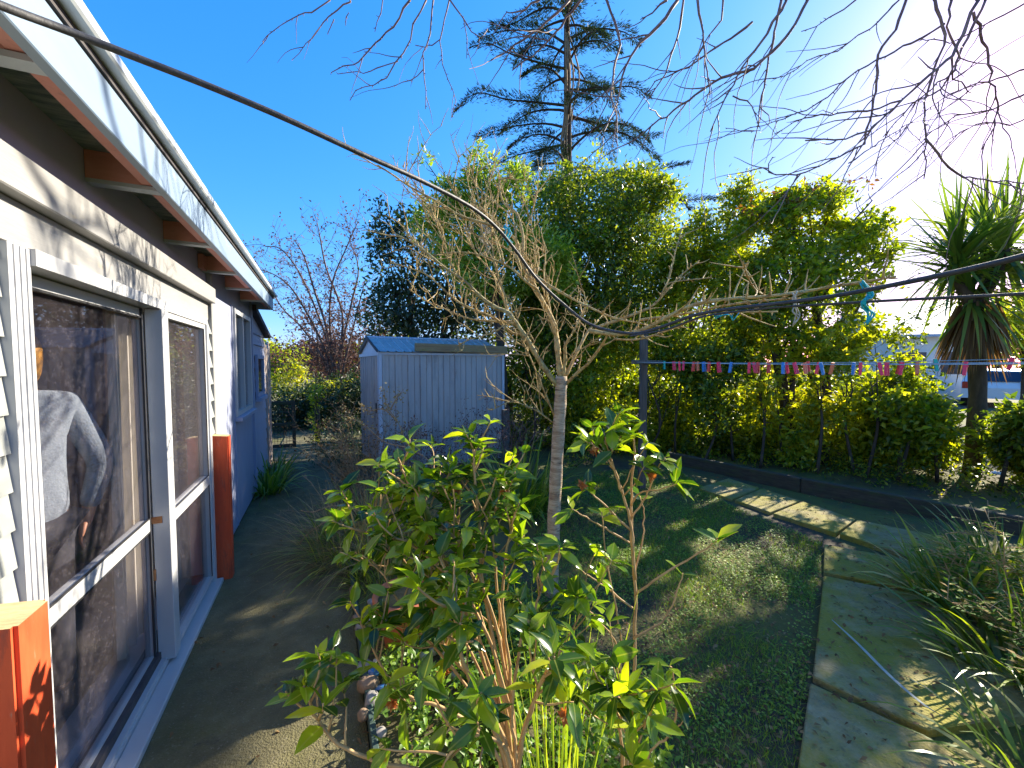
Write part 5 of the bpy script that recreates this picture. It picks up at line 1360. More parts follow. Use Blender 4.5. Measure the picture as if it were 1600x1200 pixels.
# main limbs pass above the picture
ML = {'L': [P(1000, -260, 3.3), P(850, -190, 3.5), P(720, -120, 3.6), P(620, -80, 3.6), P(520, -50, 3.6)],
      'M': [P(1300, -260, 3.4), P(1180, -170, 3.8), P(1080, -90, 4.0), P(940, -60, 4.0), P(860, -45, 4.0)],
      'R': [P(1560, -220, 3.2), P(1480, -120, 3.5), P(1400, -60, 3.6)]}
lq = {}
for key, pts in ML.items():
    lq[key] = limb(m, [top] + [p - ob for p in pts], .075, .014, 8, 5)
LN = [('L', [(516, 0), (487, 19), (467, 23), (450, 36), (427, 47), (410, 65)], 2), ('L', [(548, 3), (537, 9), (514, 25), (497, 47), (478, 69), (456, 94)], 2), ('L', [(641, 0), (616, 44), (584, 69), (562, 97), (537, 103), (516, 112)], 3), ('L', [(666, 0), (647, 37), (641, 59), (628, 81), (619, 100), (606, 122), (584, 131), (556, 141), (544, 156)], 2.6),
      ('L', [(622, 96), (590, 105), (569, 114), (548, 116), (528, 114)], 1.6), ('L', [(677, 0), (672, 53), (662, 84), (662, 109), (666, 141), (664, 172)], 2.4), ('L', [(661, 109), (650, 118), (641, 125), (616, 134)], 1.6), ('L', [(702, 0), (691, 47), (687, 66), (691, 100), (700, 125), (712, 156), (706, 184)], 2), ('L', [(687, 62), (675, 70), (665, 73), (648, 71)], 1.6), ('L', [(703, 0), (722, 28), (737, 47), (753, 59), (758, 47)], 2.6), ('L', [(724, 28), (730, 60), (728, 90)], 1.4),
      ('L', [(598, 0), (594, 20), (587, 50)], 1.6), ('L', [(545, 20), (540, 38)], 1.4), ('L', [(522, 30), (513, 55)], 1.4),
      ('M', [(843, 0), (820, 15), (800, 21), (791, 20)], 3), ('M', [(890, 0), (843, 44), (805, 70), (780, 88), (767, 93)], 4), ('M', [(912, -5), (884, 29), (870, 50), (840, 80), (800, 108)], 4), ('M', [(948, 0), (960, 35), (969, 67), (960, 96), (954, 152), (963, 175), (960, 204), (966, 227)], 4), ('M', [(1059, 0), (1039, 29), (1001, 64), (986, 87), (972, 122), (960, 175)], 5), ('M', [(1068, 0), (1062, 44), (1053, 73), (1039, 117), (1015, 152)], 3.4),
      ('M', [(1229, 0), (1199, 52), (1161, 105), (1131, 157), (1109, 206)], 4), ('M', [(1262, 0), (1244, 37), (1217, 71), (1176, 109), (1127, 120), (1075, 157), (1019, 195), (1000, 214)], 5), ('M', [(1221, 0), (1202, 86), (1191, 150), (1184, 199)], 4), ('M', [(1176, 34), (1131, 67), (1075, 105), (1022, 127)], 3.4), ('M', [(1090, 0), (1098, 50), (1105, 112), (1109, 154)], 3.4), ('M', [(1130, 0), (1128, 30), (1100, 70), (1080, 95)], 2.6), ('M', [(1042, 0), (1020, 20), (1000, 30)], 3.5), ('M', [(1145, 150), (1175, 165), (1190, 205), (1160, 206), (1131, 200)], 2),
      ('R', [(1416, 0), (1401, 45), (1371, 86), (1369, 142), (1349, 225), (1300, 251), (1244, 274), (1199, 270), (1206, 244)], 4), ('R', [(1405, 0), (1360, 45), (1311, 79), (1262, 94), (1225, 120), (1210, 122)], 2.6), ('R', [(1476, 37), (1424, 67), (1371, 94), (1337, 112), (1281, 161), (1262, 172), (1210, 191), (1172, 199)], 3), ('R', [(1529, 0), (1487, 86), (1442, 127), (1409, 157), (1356, 206), (1319, 217), (1259, 219)], 5), ('R', [(1461, 0), (1476, 56), (1446, 157), (1446, 225), (1446, 281)], 4),
      ('R', [(1409, 157), (1356, 174), (1311, 176), (1255, 184), (1210, 210)], 3), ('R', [(1446, 217), (1484, 259), (1506, 277), (1560, 284), (1610, 287)], 3.6), ('R', [(1521, 19), (1540, 75), (1555, 150), (1562, 172), (1536, 232)], 3.5), ('R', [(1610, 106), (1544, 127), (1487, 146), (1442, 176)], 2.8), ('R', [(1610, 142), (1551, 172), (1495, 180), (1450, 210)], 3), ('R', [(1487, 86), (1491, 124), (1521, 146)], 2.6), ('R', [(1337, 0), (1296, 30), (1255, 49)], 2.4), ('R', [(1610, 0), (1532, 41), (1484, 67), (1435, 60)], 2.6), ('R', [(1326, 255), (1375, 221), (1424, 191)], 2.2), ('R', [(1416, 199), (1371, 250), (1367, 277)], 2), ('R', [(1487, 0), (1480, 40), (1500, 90), (1470, 140), (1430, 160), (1380, 175)], 3.2), ('R', [(1540, 0), (1510, 60), (1490, 110), (1440, 150), (1400, 190), (1380, 215)], 3.5), ('R', [(1610, 180), (1580, 195), (1540, 190), (1500, 205), (1470, 240)], 2.4)]
YB = {'L': 3.6, 'M': 4.0, 'R': 3.6}
for key, px, wpx in LN:
    Y = YB[key] + random.uniform(-.25, .35); n = len(px)
    pts = [P(u, v, Y + .25 * (i / n) + random.uniform(-.04, .04)) - ob for i, (u, v) in enumerate(px)]
    r = wpx * .5 * Y / FOC * 1.05
    if px[0][1] < 6 and px[0][0] < 1605:
        q0 = min(lq[key], key=lambda a: (a - pts[0]).length)
        limb(m, [q0, q0.lerp(pts[0], .5) + Vector((0, 0, .05)), pts[0]], r * 1.1, r, 6, 5)
    pts = resample(pts, .07)
    pts = [pts[0]] + [p + Vector((random.gauss(0, .006), random.gauss(0, .006), random.gauss(0, .006))) for p in pts[1:]]
    q = limb(m, pts, r, max(.0028, r * .4), 6, 1, 0, .15)
    q2 = q[len(q) // 4:]
    twigs(m, q2, .24 if key == 'L' else .14, (.10, .45) if key == 'L' else (.2, .95), r * .36 + .0015, -.03, .10, 1, 5, .05, .6, Vector((-.25, 0, -.22)))
    twigs(m, q2, .05, (.008, .03), .0045, 0, .1, 1, 4, .05)
m.build('branch', M['bark_brown'], ov, True)
# ------------------------------------------------------------------ strap-leaf clumps, weeds
def clump(name, label, cat, c, n, Lr, wr, mat, droop=(.08, .3), rad=.15, lean=(0, 0), group=None, elev=(.5, 1.4)):
    c = Vector(c)
    th = rng.random(n) * 6.283; rr = rad * np.sqrt(rng.random(n)); el = rng.uniform(elev[0], elev[1], n)
    pos = np.stack([rr * np.cos(th), rr * np.sin(th), np.zeros(n)], 1)
    th2 = th + rng.normal(0, .5, n)
    d = np.stack([np.cos(th2) * np.cos(el) + lean[0], np.sin(th2) * np.cos(el) + lean[1], np.sin(el)], 1)
    o = straps(name, pos, d, rng.uniform(*Lr, n), rng.uniform(*wr, n), M[mat], None, 7, rng.uniform(*droop, n))
    o.location = c
    return tag(o, label, cat, group)
clump('strap_leaf_plant', 'dark clump of long arching strap leaves left of the fruit tree trunk', 'plant', gb(808, 4.5), 260, (.5, 1.0), (.02, .034), 'lf_strap', (.10, .36), .32)
clump('strap_leaf_plant', 'strap-leaf plant with a yellowed leaf at the foot of the house wall', 'plant', H(.14, 5.55), 90, (.35, .65), (.02, .035), 'lf_strap', (.15, .4), .18)
clump('strap_leaf_plant', 'smaller strap-leaf tuft against the rear wing of the house', 'plant', H(.12, 6.4), 60, (.3, .55), (.02, .03), 'lf_strap', (.15, .4), .15)
clump('iris_plant', 'upright sword-leaved plant beside the mossy slab, among bronze leaves', 'plant', G(1500, 950), 150, (.3, .62), (.018, .032), 'lf_strap', (.08, .3), .22, (-.1, 0))
clump('iris_plant', 'bright upright sword leaves at the back of the bronze bush, near the paving corner', 'plant', G(1560, 905), 130, (.35, .65), (.02, .034), 'lf_strap', (.06, .28), .25, (-.1, 0))
clump('iris_plant', 'bright sword leaves in front of the bronze bush, arching over the big mossy slab', 'plant', G(1580, 1060), 90, (.3, .6), (.018, .032), 'lf_strap', (.1, .3), .2, (-.25, .1))
clump('iris_plant', 'long-leaved plant reaching over the nearest slab from the right corner', 'plant', G(1640, 1240), 40, (.3, .6), (.016, .028), 'lf_strap', (.14, .34), .2, (-.25, .1), elev=(.5, 1.4))
clump('grass_tuft', 'thin upright grass tuft between the two camellias', 'grass tuft', P(872, 1360, 1.25) * 1.0 - Vector((0, 0, P(872, 1360, 1.25).z)), 46, (.65, .95), (.005, .009), 'lf_bright', (.005, .05), .06, elev=(1.3, 1.55))
# dry weedy grass on the path edge
c = gb(560, 3.5)
wd = empty('dry_weed', H(1.12, 3.55), 0, 'tangled straw-coloured weed with green tufts spilling over the path edge', 'weed')
n = 900; th = rng.random(n) * 6.283; rr = .42 * np.sqrt(rng.random(n)); el = rng.uniform(.1, 1.45, n)
pos = np.stack([rr * np.cos(th), rr * np.sin(th) * 1.5, np.zeros(n) + .03], 1); d = np.stack([np.cos(th) * np.cos(el) - .1, np.sin(th) * np.cos(el), np.sin(el)], 1)
straps('foliage', pos[:650], d[:650], rng.uniform(.25, .6, 650), rng.uniform(.005, .011, 650), M['lf_strap'], wd, 6, rng.uniform(.1, .45, 650), taper=.6)
M['lf_straw'] = leafmat('straw_blade', [(0, (.22, .15, .06)), (.5, (.36, .27, .11)), (1, (.46, .37, .18))], .3, (1.3, 1.2, .7), .7)
straps('straw', pos[250:], d[250:] + rng.normal(0, .2, (650, 3)), rng.uniform(.3, .75, 650), rng.uniform(.003, .007, 650), M['lf_straw'], wd, 6, rng.uniform(.02, .3, 650), taper=.6)
m = MB()
for i in range(26):
    a = random.uniform(0, 6.283); q = wander((.3 * random.random() * math.cos(a), .3 * random.random() * math.sin(a), .1), (math.cos(a) - .3, math.sin(a), random.uniform(.4, 1.4)), random.uniform(.4, .8), 8, .12)
    m.tube(q, [.0035 - .0002 * j for j in range(9)], 4)
    twigs(m, q, .09, (.04, .14), .002, .1, .2, 1, 4, .4)
for pix in ([(560, 800), (530, 775), (505, 765)], [(545, 805), (510, 815), (480, 835), (468, 850)], [(540, 800), (520, 790), (490, 800), (470, 798)]):
    q = smooth_line([P(u, v, 3.3) - wd.location for u, v in pix], 4); m.tube(q, .004, 4); twigs(m, q, .07, (.04, .1), .003, .1, .2, 1)
m.build('stalk', M['stem_dry'], wd, True)

clump('tussock', 'sunlit straw-yellow grass clump behind the terracotta pot', 'grass clump', H(1.38, 3.05), 420, (.35, .7), (.004, .008), 'lf_straw', (.05, .3), .28, elev=(.4, 1.5))
clump('tussock', 'fresh green grass clump mixed with straw beside the path edging, past the pot', 'grass clump', H(1.2, 2.75), 300, (.2, .45), (.005, .01), 'lf_strap', (.1, .4), .24, elev=(.3, 1.5))
# dead twiggy shrub in front of the shed
def twiggy(name, label, c, H_, n, seedy, spread, mat='stem_dry', leafmat_='lf_dead', nl=3, Ll=.03):
    root = empty(name, c, 0, label, 'shrub')
    m = MB(); tips = []
    for i in range(n):
        a = random.uniform(0, 6.283)
        q = wander((.1 * math.cos(a), .1 * math.sin(a), 0), (math.cos(a) * spread, math.sin(a) * spread, 1), H_ * random.uniform(.55, 1.05), 12, .10)
        m.tube(q, [.006 - .00035 * j for j in range(13)], 5)
        twigs(m, q, .10, (.1, .35), .0028, .2, .18, 2, 4, .25, .9, Vector((0, 0, 0)), tips)
        tips.append((q[-1], Vector((0, 0, 1))))
    m.build('stem', M[mat], root, True)
    pp = np.repeat(np.array([list(t[0]) for t in tips if random.random() < seedy]), nl, axis=0); pp = pp + rng.normal(0, .028, pp.shape); k = len(pp)
    leaf_mesh('foliage', pp, rng.normal(0, 1, (k, 3)), rng.normal(0, 1, (k, 3)) + [0, 0, .6], rng.uniform(.6, 1.4, k) * Ll, Ll * .55, M[leafmat_], root)
    return root
twiggy('dead_shrub', 'withered brown twiggy shrub in front of the shed door', gb(575, 4.7), 1.15, 22, .8, .42)
twiggy('dead_shrub', 'purplish twiggy shrub against the middle of the shed wall', gb(665, 5.0), .95, 20, .85, .5, 'bark_brown', 'lf_purple')
twiggy('dead_shrub', 'dark twiggy shrub at the right-hand end of the shed', gb(775, 5.4), 1.1, 24, .9, .5, 'bark_brown', 'lf_purple')
# one tall seed-headed stem before the shed
root = empty('seed_stem', gb(660, 4.2), 0, 'tall dry stem with pale seed heads leaning across the shed wall', 'plant')
m = MB(); pp = []
for pix in ([(700, 850), (675, 730), (640, 700), (622, 660), (605, 635), (600, 610)], [(622, 660), (600, 640), (575, 642), (560, 637)], [(640, 700), (600, 690), (570, 665), (540, 650)], [(610, 640), (620, 622), (628, 612)]):
    q = smooth_line([P(u, v, 4.2) - root.location for u, v in pix], 5); m.tube(q, [.008 - .005 * i / len(q) for i in range(len(q))], 5)
    for p in q[len(q) // 2:]: pp += [np.array(p) + rng.normal(0, .03, 3) for _ in range(6)]
m.build('stem', M['stem_dry'], root, True); k = len(pp)
leaf_mesh('foliage', np.array(pp), rng.normal(0, 1, (k, 3)), rng.normal(0, 1, (k, 3)), .03, .02, M['lf_straw'], root)

# bronze small-leaved bush at the right
def bronze(label, c, H_, n, seed):
    root = empty('bronze_bush', c, 0, label, 'shrub')
    m = MB(); pos = []; ax = []; nr = []
    for i in range(n):
        a = random.uniform(0, 6.283); sp = random.uniform(.15, .8)
        q = wander((.12 * math.cos(a), .12 * math.sin(a), 0), (math.cos(a) * sp - .15, math.sin(a) * sp, 1), H_ * random.uniform(.5, 1.05), 11, .09)
        m.tube(q, [.0055 - .0003 * j for j in range(12)], 5)
        for j in range(4, 12):
            for s in range(2):
                o = Vector((random.gauss(0, 1), random.gauss(0, 1), .25)).normalized()
                t = [q[j], q[j] + o * .06 + Vector((0, 0, .015)), q[j] + o * random.uniform(.11, .2)]
                m.tube(t, [.002, .0016, .001], 4, cap=False)
                for k in range(7):
                    f = .25 + .75 * k / 6; p = t[0].lerp(t[2], f)
                    sd = o.cross(Vector((0, 0, 1))).normalized() * (1 if k % 2 else -1)
                    pos.append(p); ax.append(sd + o * .5 + Vector((0, 0, random.uniform(-.2, .3)))); nr.append((random.gauss(0, .4), random.gauss(0, .4), 1))
    m.build('stem', M['stem'], root, True); k = len(pos)
    leaf_mesh('foliage', np.array([list(p) for p in pos]), np.array([list(p) for p in ax]), np.array(nr), rng.uniform(.03, .06, k), rng.uniform(.014, .024, k), M['lf_nandina'], root)
bronze('bronze-leaved bush with sunlit small leaves at the right edge, beside the mossy slab', G(1590, 1000), .75, 20, 1)
bronze('lower bronze-leaved bush nearest the right corner of the slab path', G(1700, 1120), .55, 11, 2)

# long dry leaf across the slab
m = MB(); pts = [G(1300, 968, .045), G(1340, 1005, .06), G(1390, 1055, .07), G(1440, 1098, .06), G(1475, 1120, .045)]
q = smooth_line(pts, 4)
for i in range(len(q) - 1):
    w0 = .008 * (1 - abs(2 * i / len(q) - 1) ** 3) + .002; w1 = .008 * (1 - abs(2 * (i + 1) / len(q) - 1) ** 3) + .002
    sd = Vector((.7, -.7, 0))
    m.poly([q[i] - sd * w0, q[i + 1] - sd * w1, q[i + 1] + sd * w1, q[i] + sd * w0])
    m.poly([q[i] - sd * w0 - Vector((0, 0, .002)), q[i] + sd * w0 - Vector((0, 0, .002)), q[i + 1] + sd * w1 - Vector((0, 0, .002)), q[i + 1] - sd * w1 - Vector((0, 0, .002))])
M['pale_blade'] = pmat('pale_dry_blade', [(.3, (.30, .33, .26)), (.7, (.42, .44, .36))], 20, .5)
tag(m.build('fallen_leaf', M['pale_blade'], None, True), 'long pale strap leaf lying across the mossy slab', 'leaf')

# ------------------------------------------------------------------ pot
pc = G(634, 1004, .04)
pot = empty('plant_pot', pc, 0, 'terracotta pot half hidden behind the camellia leaves', 'pot')
m = MB(); m.lathe([(0, 0), (.105, 0), (.112, .01), (.15, .23), (.152, .235), (.172, .236), (.175, .245), (.178, .29), (.172, .298), (.155, .296), (.150, .26), (0, .25)], (0, 0, 0), 36); m.build('body', M['terracotta'], pot, True)
m = MB(); m.lathe([(.151, .262), (.08, .275), (0, .27)], (0, 0, 0), 24); m.build('potting_soil', M['soil'], pot, True)
# stones, shells
def stone(p, r, mat, sq=(1, .8, .6)):
    bm = bmesh.new(); bmesh.ops.create_icosphere(bm, subdivisions=3, radius=1)
    ph = [random.uniform(0, 6) for _ in range(3)]
    for q in bm.verts:
        k = 1 + .10 * math.sin(q.co.x * 3 + ph[0]) + .08 * math.sin(q.co.y * 4 + ph[1]) + .06 * math.sin(q.co.z * 5 + ph[2])
        q.co = Vector((q.co.x * sq[0], q.co.y * sq[1], q.co.z * sq[2])) * (r * k)
    m = MB(); m.addbm(bm); bm.free()
    o = m.build('stone', M[mat], None, True, random.uniform(0, 6.28), p + Vector((0, 0, r * sq[2] * .55)))
    return o
SL = {'stone_grey': 'smooth grey stone lying in the planted bed', 'stone_brown': 'rounded brown stone lying in the planted bed', 'stone_cream': 'pale cream stone lying in the planted bed'}
for u, v, rp, mt in ((545, 925, 12, 'stone_brown'), (556, 985, 14, 'stone_grey'), (549, 970, 11, 'stone_brown'), (566, 975, 10, 'stone_cream'), (580, 980, 11, 'stone_cream'), (575, 965, 9, 'stone_grey'), (560, 1000, 14, 'stone_brown'), (562, 1045, 19, 'stone_grey'), (566, 1076, 20, 'stone_brown'), (572, 1098, 18, 'stone_grey'),
                     (580, 1036, 11, 'stone_cream'), (600, 1033, 10, 'stone_cream'), (640, 1042, 10, 'stone_brown'), (655, 1030, 13, 'stone_cream'), (668, 1020, 12, 'stone_cream'), (690, 1030, 15, 'stone_cream'), (700, 1060, 14, 'stone_grey'), (655, 1100, 14, 'stone_brown'), (585, 1150, 16, 'stone_grey'), (605, 950, 10, 'stone_grey'),
                     (720, 1000, 12, 'stone_brown'), (735, 1030, 12, 'stone_cream'), (615, 1060, 9, 'stone_brown'), (572, 945, 10, 'stone_grey'), (645, 1075, 10, 'stone_cream'), (560, 1120, 14, 'stone_brown')):
    p = G(u + 9, v, .05); r = .8 * rp * p.y / FOC
    tag(stone(p, r, mt, (1, random.uniform(.65, .95), random.uniform(.5, .75))), SL[mt], 'stone', 'stones in the planted bed')
for i, (u, v, rp, lab) in enumerate(((583, 1052, 9, 'small teal and blue shell by the path edging, left of the other shells'), (620, 1058, 9, 'small dark blue shell, farthest of the three from the path'), (597, 1078, 13, 'largest blue shell with a pale domed back in the bed'))):
    p = G(u, v, .06); r = rp * p.y / FOC
    m = MB(); prof = [(0, .62)] + [(math.sin(a) * 1.0, math.cos(a) * .62) for a in (.3, .6, .9, 1.2, 1.45, 1.6)] + [(.93, -.02), (.85, .02), (.5, .28), (0, .4)]
    m.lathe([(a * r, b_ * r) for a, b_ in prof], (0, 0, 0), 20)
    o = m.build('shell', M['glass_blue'], None, True, i, p); o.scale = (1.2, .85, 1); o.rotation_euler = (.5, .3 * i, i * 1.3)
    tag(o, lab, 'shell', 'blue shells in the bed')

# ------------------------------------------------------------------ groundcover, lawn, litter (nobody could count these)
def scatter_poly(poly, n):
    poly = np.array(poly); lo, hi = poly.min(0), poly.max(0); out = np.zeros((0, 2))
    while len(out) < n:
        c = lo + (hi - lo) * rng.random((n, 2)); ins = np.zeros(len(c), bool); j = len(poly) - 1
        for i in range(len(poly)):
            a, b_ = poly[i], poly[j]
            t = ((a[1] > c[:, 1]) != (b_[1] > c[:, 1])) & (c[:, 0] < (b_[0] - a[0]) * (c[:, 1] - a[1]) / (b_[1] - a[1] + 1e-12) + a[0])
            ins ^= t; j = i
        out = np.concatenate([out, c[ins]])
    return out[:n]
def g2(*px): return [tuple(G(u, v))[:2] for u, v in px]
lawn = g2((880, 760), (930, 735), (1060, 735), (1140, 790), (1285, 848), (1280, 900), (1262, 1060), (1215, 1420), (800, 1420), (690, 1150), (800, 900))
def patchy(c, s, lo):
    v = np.sin(c[:, 0] * 3.1 * s + np.sin(c[:, 1] * 2.3 * s) * 1.7) * np.cos(c[:, 1] * 2.7 * s + 1.3 * np.sin(c[:, 0] * 1.9 * s)) + rng.normal(0, .35, len(c))
    return v > lo
c = scatter_poly(lawn, 120000); c = c[patchy(c, 1, -.15) & (patchy(c, .45, -.35))]; n = len(c)
th = rng.random(n) * 6.283; el = rng.uniform(.2, 1.3, n)
o = straps('grass', np.column_stack([c, np.zeros(n) - .01]), np.stack([np.cos(th) * np.cos(el), np.sin(th) * np.cos(el), np.sin(el)], 1), rng.uniform(.025, .06, n), rng.uniform(.002, .0042, n), M['lf_grass'], None, 2, .25)
tag(o, 'short patchy green lawn grass', 'grass', kind='stuff')
c = scatter_poly(lawn, 42000); c = c[patchy(c, 1.6, .05)]; n = len(c)
th = rng.random(n) * 6.283
o = leaf_mesh('weeds', np.column_stack([c, rng.uniform(.0, .022, n)]), np.stack([np.cos(th), np.sin(th), rng.uniform(-.1, .6, n)], 1), np.stack([rng.normal(0, .3, n), rng.normal(0, .3, n), np.ones(n)], 1), rng.uniform(.012, .028, n), rng.uniform(.008, .014, n), M['lf_moss'], None, 'fold', .2, .2)
tag(o, 'small-leaved weeds spreading through the lawn', 'weeds', kind='stuff')
# groundcover in the bed
hp = lambda t, s: tuple(H(t, s))[:2]
bed = [hp(1.02, .6), hp(1.9, .6), hp(2.0, 2.4), hp(1.05, 2.05)]
cc = scatter_poly(bed, 420); n = len(cc) * 22
pos = np.repeat(np.column_stack([cc, rng.uniform(.05, .17, len(cc))]), 22, axis=0) + rng.normal(0, .03, (n, 3)); pos[:, 2] = np.maximum(pos[:, 2], .03)
o = leaf_mesh('groundcover', pos, rng.normal(0, 1, (n, 3)) + [0, 0, .4], rng.normal(0, .5, (n, 3)) + [0, 0, 1], rng.uniform(.025, .048, n), rng.uniform(.013, .022, n), M['lf_cover'], None, 'fold', .25, .2)
tag(o, 'fresh green small-leaved groundcover filling the front bed', 'groundcover', kind='stuff')
# low growth at the far end of the path and behind the shed
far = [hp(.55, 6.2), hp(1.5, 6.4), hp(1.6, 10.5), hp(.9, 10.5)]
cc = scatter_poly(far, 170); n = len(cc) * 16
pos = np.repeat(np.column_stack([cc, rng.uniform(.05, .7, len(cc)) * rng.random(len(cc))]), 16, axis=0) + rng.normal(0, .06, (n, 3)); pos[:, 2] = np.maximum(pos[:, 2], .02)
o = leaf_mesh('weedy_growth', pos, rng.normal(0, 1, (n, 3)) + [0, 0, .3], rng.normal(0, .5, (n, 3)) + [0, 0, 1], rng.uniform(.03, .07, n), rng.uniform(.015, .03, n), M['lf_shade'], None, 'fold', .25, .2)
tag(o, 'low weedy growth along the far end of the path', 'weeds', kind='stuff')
# fallen leaves on lawn, slabs, path and under the hedge
lit = [(lawn, 4200, .012), (g2((1262, 1062), (1290, 850), (1440, 870), (1620, 1000), (1700, 1250), (1640, 1420), (1215, 1420)), 520, .036), ([hp(.0, .5), hp(.92, .5), hp(.92, 9), hp(.0, 9)], 330, .024), (g2((900, 735), (1060, 705), (1500, 780), (1620, 800), (1600, 700), (1040, 670), (880, 690)), 1500, .02), (g2((1090, 760), (1135, 745), (1500, 830), (1420, 870), (1300, 832)), 180, .036), (bed, 260, .06)]
P_ = []; 
for poly, k, z in lit:
    q = scatter_poly(poly, k); P_.append(np.column_stack([q, z + rng.uniform(0, .012, k)]))
P_ = np.concatenate(P_); n = len(P_); th = rng.random(n) * 6.283
o = leaf_mesh('leaf_litter', P_, np.stack([np.cos(th), np.sin(th), rng.normal(0, .15, n)], 1), np.stack([rng.normal(0, .35, n), rng.normal(0, .35, n), np.ones(n)], 1), rng.uniform(.014, .042, n), rng.uniform(.008, .02, n), M['lf_dead'], None, 'fold', .4, .3)
tag(o, 'dry brown fallen leaves', 'leaf litter', kind='stuff')
# low growth behind the timber edging
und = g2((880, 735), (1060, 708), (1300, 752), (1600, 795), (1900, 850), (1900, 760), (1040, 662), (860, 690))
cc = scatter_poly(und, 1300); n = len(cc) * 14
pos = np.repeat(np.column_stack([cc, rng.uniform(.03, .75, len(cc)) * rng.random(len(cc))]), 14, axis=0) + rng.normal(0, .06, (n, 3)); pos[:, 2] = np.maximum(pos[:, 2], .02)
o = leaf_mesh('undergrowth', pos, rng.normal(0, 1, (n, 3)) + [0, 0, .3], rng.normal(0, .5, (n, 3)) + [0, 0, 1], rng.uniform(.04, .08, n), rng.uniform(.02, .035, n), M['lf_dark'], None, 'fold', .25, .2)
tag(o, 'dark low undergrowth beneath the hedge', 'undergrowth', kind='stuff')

# ------------------------------------------------------------------ person behind the glass
def skinned(name, joints, edges, mat, parent, root=0, sub=2):
    me = bpy.data.meshes.new(name); me.from_pydata([j[0] for j in joints], edges, [])
    o = bpy.data.objects.new(name, me); COL.objects.link(o)
    sk = o.modifiers.new('skin', 'SKIN'); sk.use_smooth_shade = True
    sb = o.modifiers.new('sub', 'SUBSURF'); sb.levels = sub; sb.render_levels = sub
    if not me.skin_vertices: me.attributes
    sv = me.skin_vertices[0].data
    for i, j in enumerate(joints):
        r = j[1]; sv[i].radius = r if hasattr(r, '__len__') else (r, r)
        sv[i].use_root = (i == root)
    bpy.context.view_layer.update()
    dg = bpy.context.evaluated_depsgraph_get()
    nm = bpy.data.meshes.new_from_object(o.evaluated_get(dg))
    o.modifiers.clear(); o.data = nm; nm.materials.clear(); nm.materials.append(M[mat])
    nm.polygons.foreach_set('use_smooth', [True] * len(nm.polygons))
    if parent: o.parent = parent
    return o
pp_ = P(27, 600, 1.76)
pe = empty('person', (pp_.x, pp_.y, .06), R(70), 'person in a grey jumper standing behind the glass door with one elbow out', 'person')
pe.scale = (.86, .9, 1)
# local: faces +y, right hand is +x
def hand(J, E, wrist, dirv, side, down):
    """palm + five fingers, appended to the joints"""
    i0 = wrist; w = Vector(J[wrist][0]); d = Vector(dirv).normalized(); s = Vector(side).normalized(); n_ = d.cross(s)
    J.append((tuple(w + d * .05), (.034, .018))); palm = len(J) - 1; E.append((i0, palm))
    J.append((tuple(w + d * .085), (.036, .016))); pk = len(J) - 1; E.append((palm, pk))
    for k, (off, ln) in enumerate(((-.030, .062), (-.010, .072), (.010, .066), (.029, .052))):
        a = w + d * .095 + s * off; b_ = a + d * ln * .5 + n_ * .008; c_ = b_ + d * ln * .42 + n_ * .022
        J.append((tuple(a), .009)); i = len(J) - 1; E.append((pk, i)); J.append((tuple(b_), .0085)); E.append((i, i + 1)); J.append((tuple(c_), .007)); E.append((i + 1, i + 2))
    a = w + d * .035 - s * .036; b_ = a + d * .03 - s * .022; c_ = b_ + d * .03 - s * .004
    J.append((tuple(a), .011)); i = len(J) - 1; E.append((palm, i)); J.append((tuple(b_), .010)); E.append((i, i + 1)); J.append((tuple(c_), .008)); E.append((i + 1, i + 2))
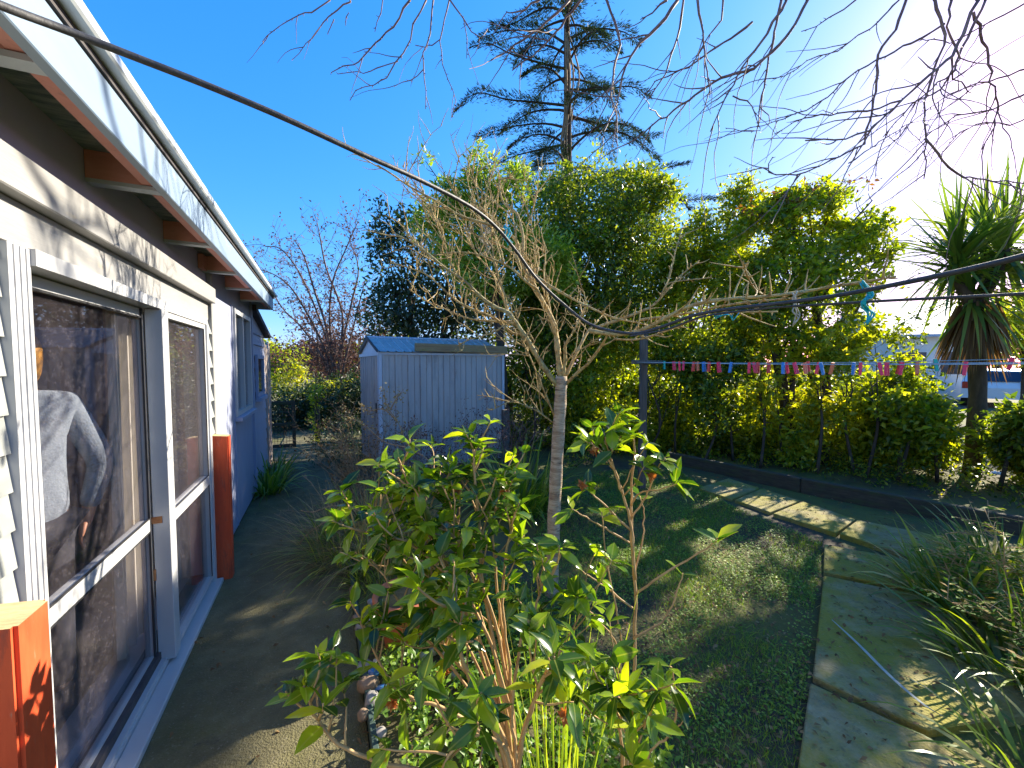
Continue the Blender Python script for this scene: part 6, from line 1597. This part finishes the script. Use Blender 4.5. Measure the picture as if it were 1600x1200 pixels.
J = [((0, 0, .92), (.15, .10)), ((0, .0, 1.08), (.135, .095)), ((0, 0, 1.24), (.16, .105)), ((0, -.01, 1.37), (.14, .08)), ((0, .0, 1.45), .052), ((0, .02, 1.52), .05), ((0, .025, 1.585), (.072, .092)), ((0, .02, 1.665), (.07, .085)),
     ((.09, 0, .86), .085), ((.10, .01, .48), .058), ((.10, -.01, .08), .04), ((.10, .12, .035), .036), ((-.09, 0, .86), .085), ((-.10, .01, .48), .058), ((-.10, -.01, .08), .04), ((-.10, .12, .035), .036),
     ((.185, -.01, 1.37), .055), ((.285, -.05, 1.09), .042), ((.225, -.03, .845), .03), ((-.185, -.01, 1.37), .055), ((-.26, -.05, 1.10), .042), ((-.20, .12, .90), .03)]
E_ = [(0, 1), (1, 2), (2, 3), (3, 4), (4, 5), (5, 6), (6, 7), (0, 8), (8, 9), (9, 10), (10, 11), (0, 12), (12, 13), (13, 14), (14, 15), (3, 16), (16, 17), (17, 18), (3, 19), (19, 20), (20, 21)]
hand(J, E_, 18, (-.25, .15, -1), (.4, .9, 0), 1); hand(J, E_, 21, (.25, .15, -1), (-.4, .9, 0), 1)
body = skinned('body', J, E_, 'skin', pe)
J2 = [((0, 0, .76), (.205, .155)), ((0, .0, 1.06), (.16, .118)), ((0, 0, 1.24), (.18, .128)), ((0, -.01, 1.365), (.16, .10)), ((0, -.005, 1.45), (.075, .07)), ((.17, -.01, 1.375), .074), ((.292, -.055, 1.09), .064), ((.228, -.03, .87), .044), ((-.17, -.01, 1.375), .074), ((-.27, -.055, 1.10), .064), ((-.205, .12, .92), .044)]
skinned('jumper', J2, [(0, 1), (1, 2), (2, 3), (3, 4), (3, 5), (5, 6), (6, 7), (3, 8), (8, 9), (9, 10)], 'jumper', pe)
J3 = [((0, 0, .90), (.16, .115)), ((.09, 0, .82), .10), ((.10, .01, .48), .075), ((.10, -.01, .07), .06), ((-.09, 0, .82), .10), ((-.10, .01, .48), .075), ((-.10, -.01, .07), .06)]
skinned('trousers', J3, [(0, 1), (1, 2), (2, 3), (0, 4), (4, 5), (5, 6)], 'trousers', pe)
J4 = [((0, -.005, 1.70), (.075, .085)), ((0, -.035, 1.62), (.088, .085)), ((0, -.04, 1.53), (.078, .06)), ((0, -.04, 1.47), (.06, .035))]
skinned('hair', J4, [(0, 1), (1, 2), (2, 3)], 'hair', pe)
# face
m = MB()
for sx in (-.028, .028): m.lathe([(0, .009), (.006, .007), (.009, 0), (.006, -.007), (0, -.009)], (sx, .112, 1.60), 10)
m.build('eye', M['dark_window'], pe, True)
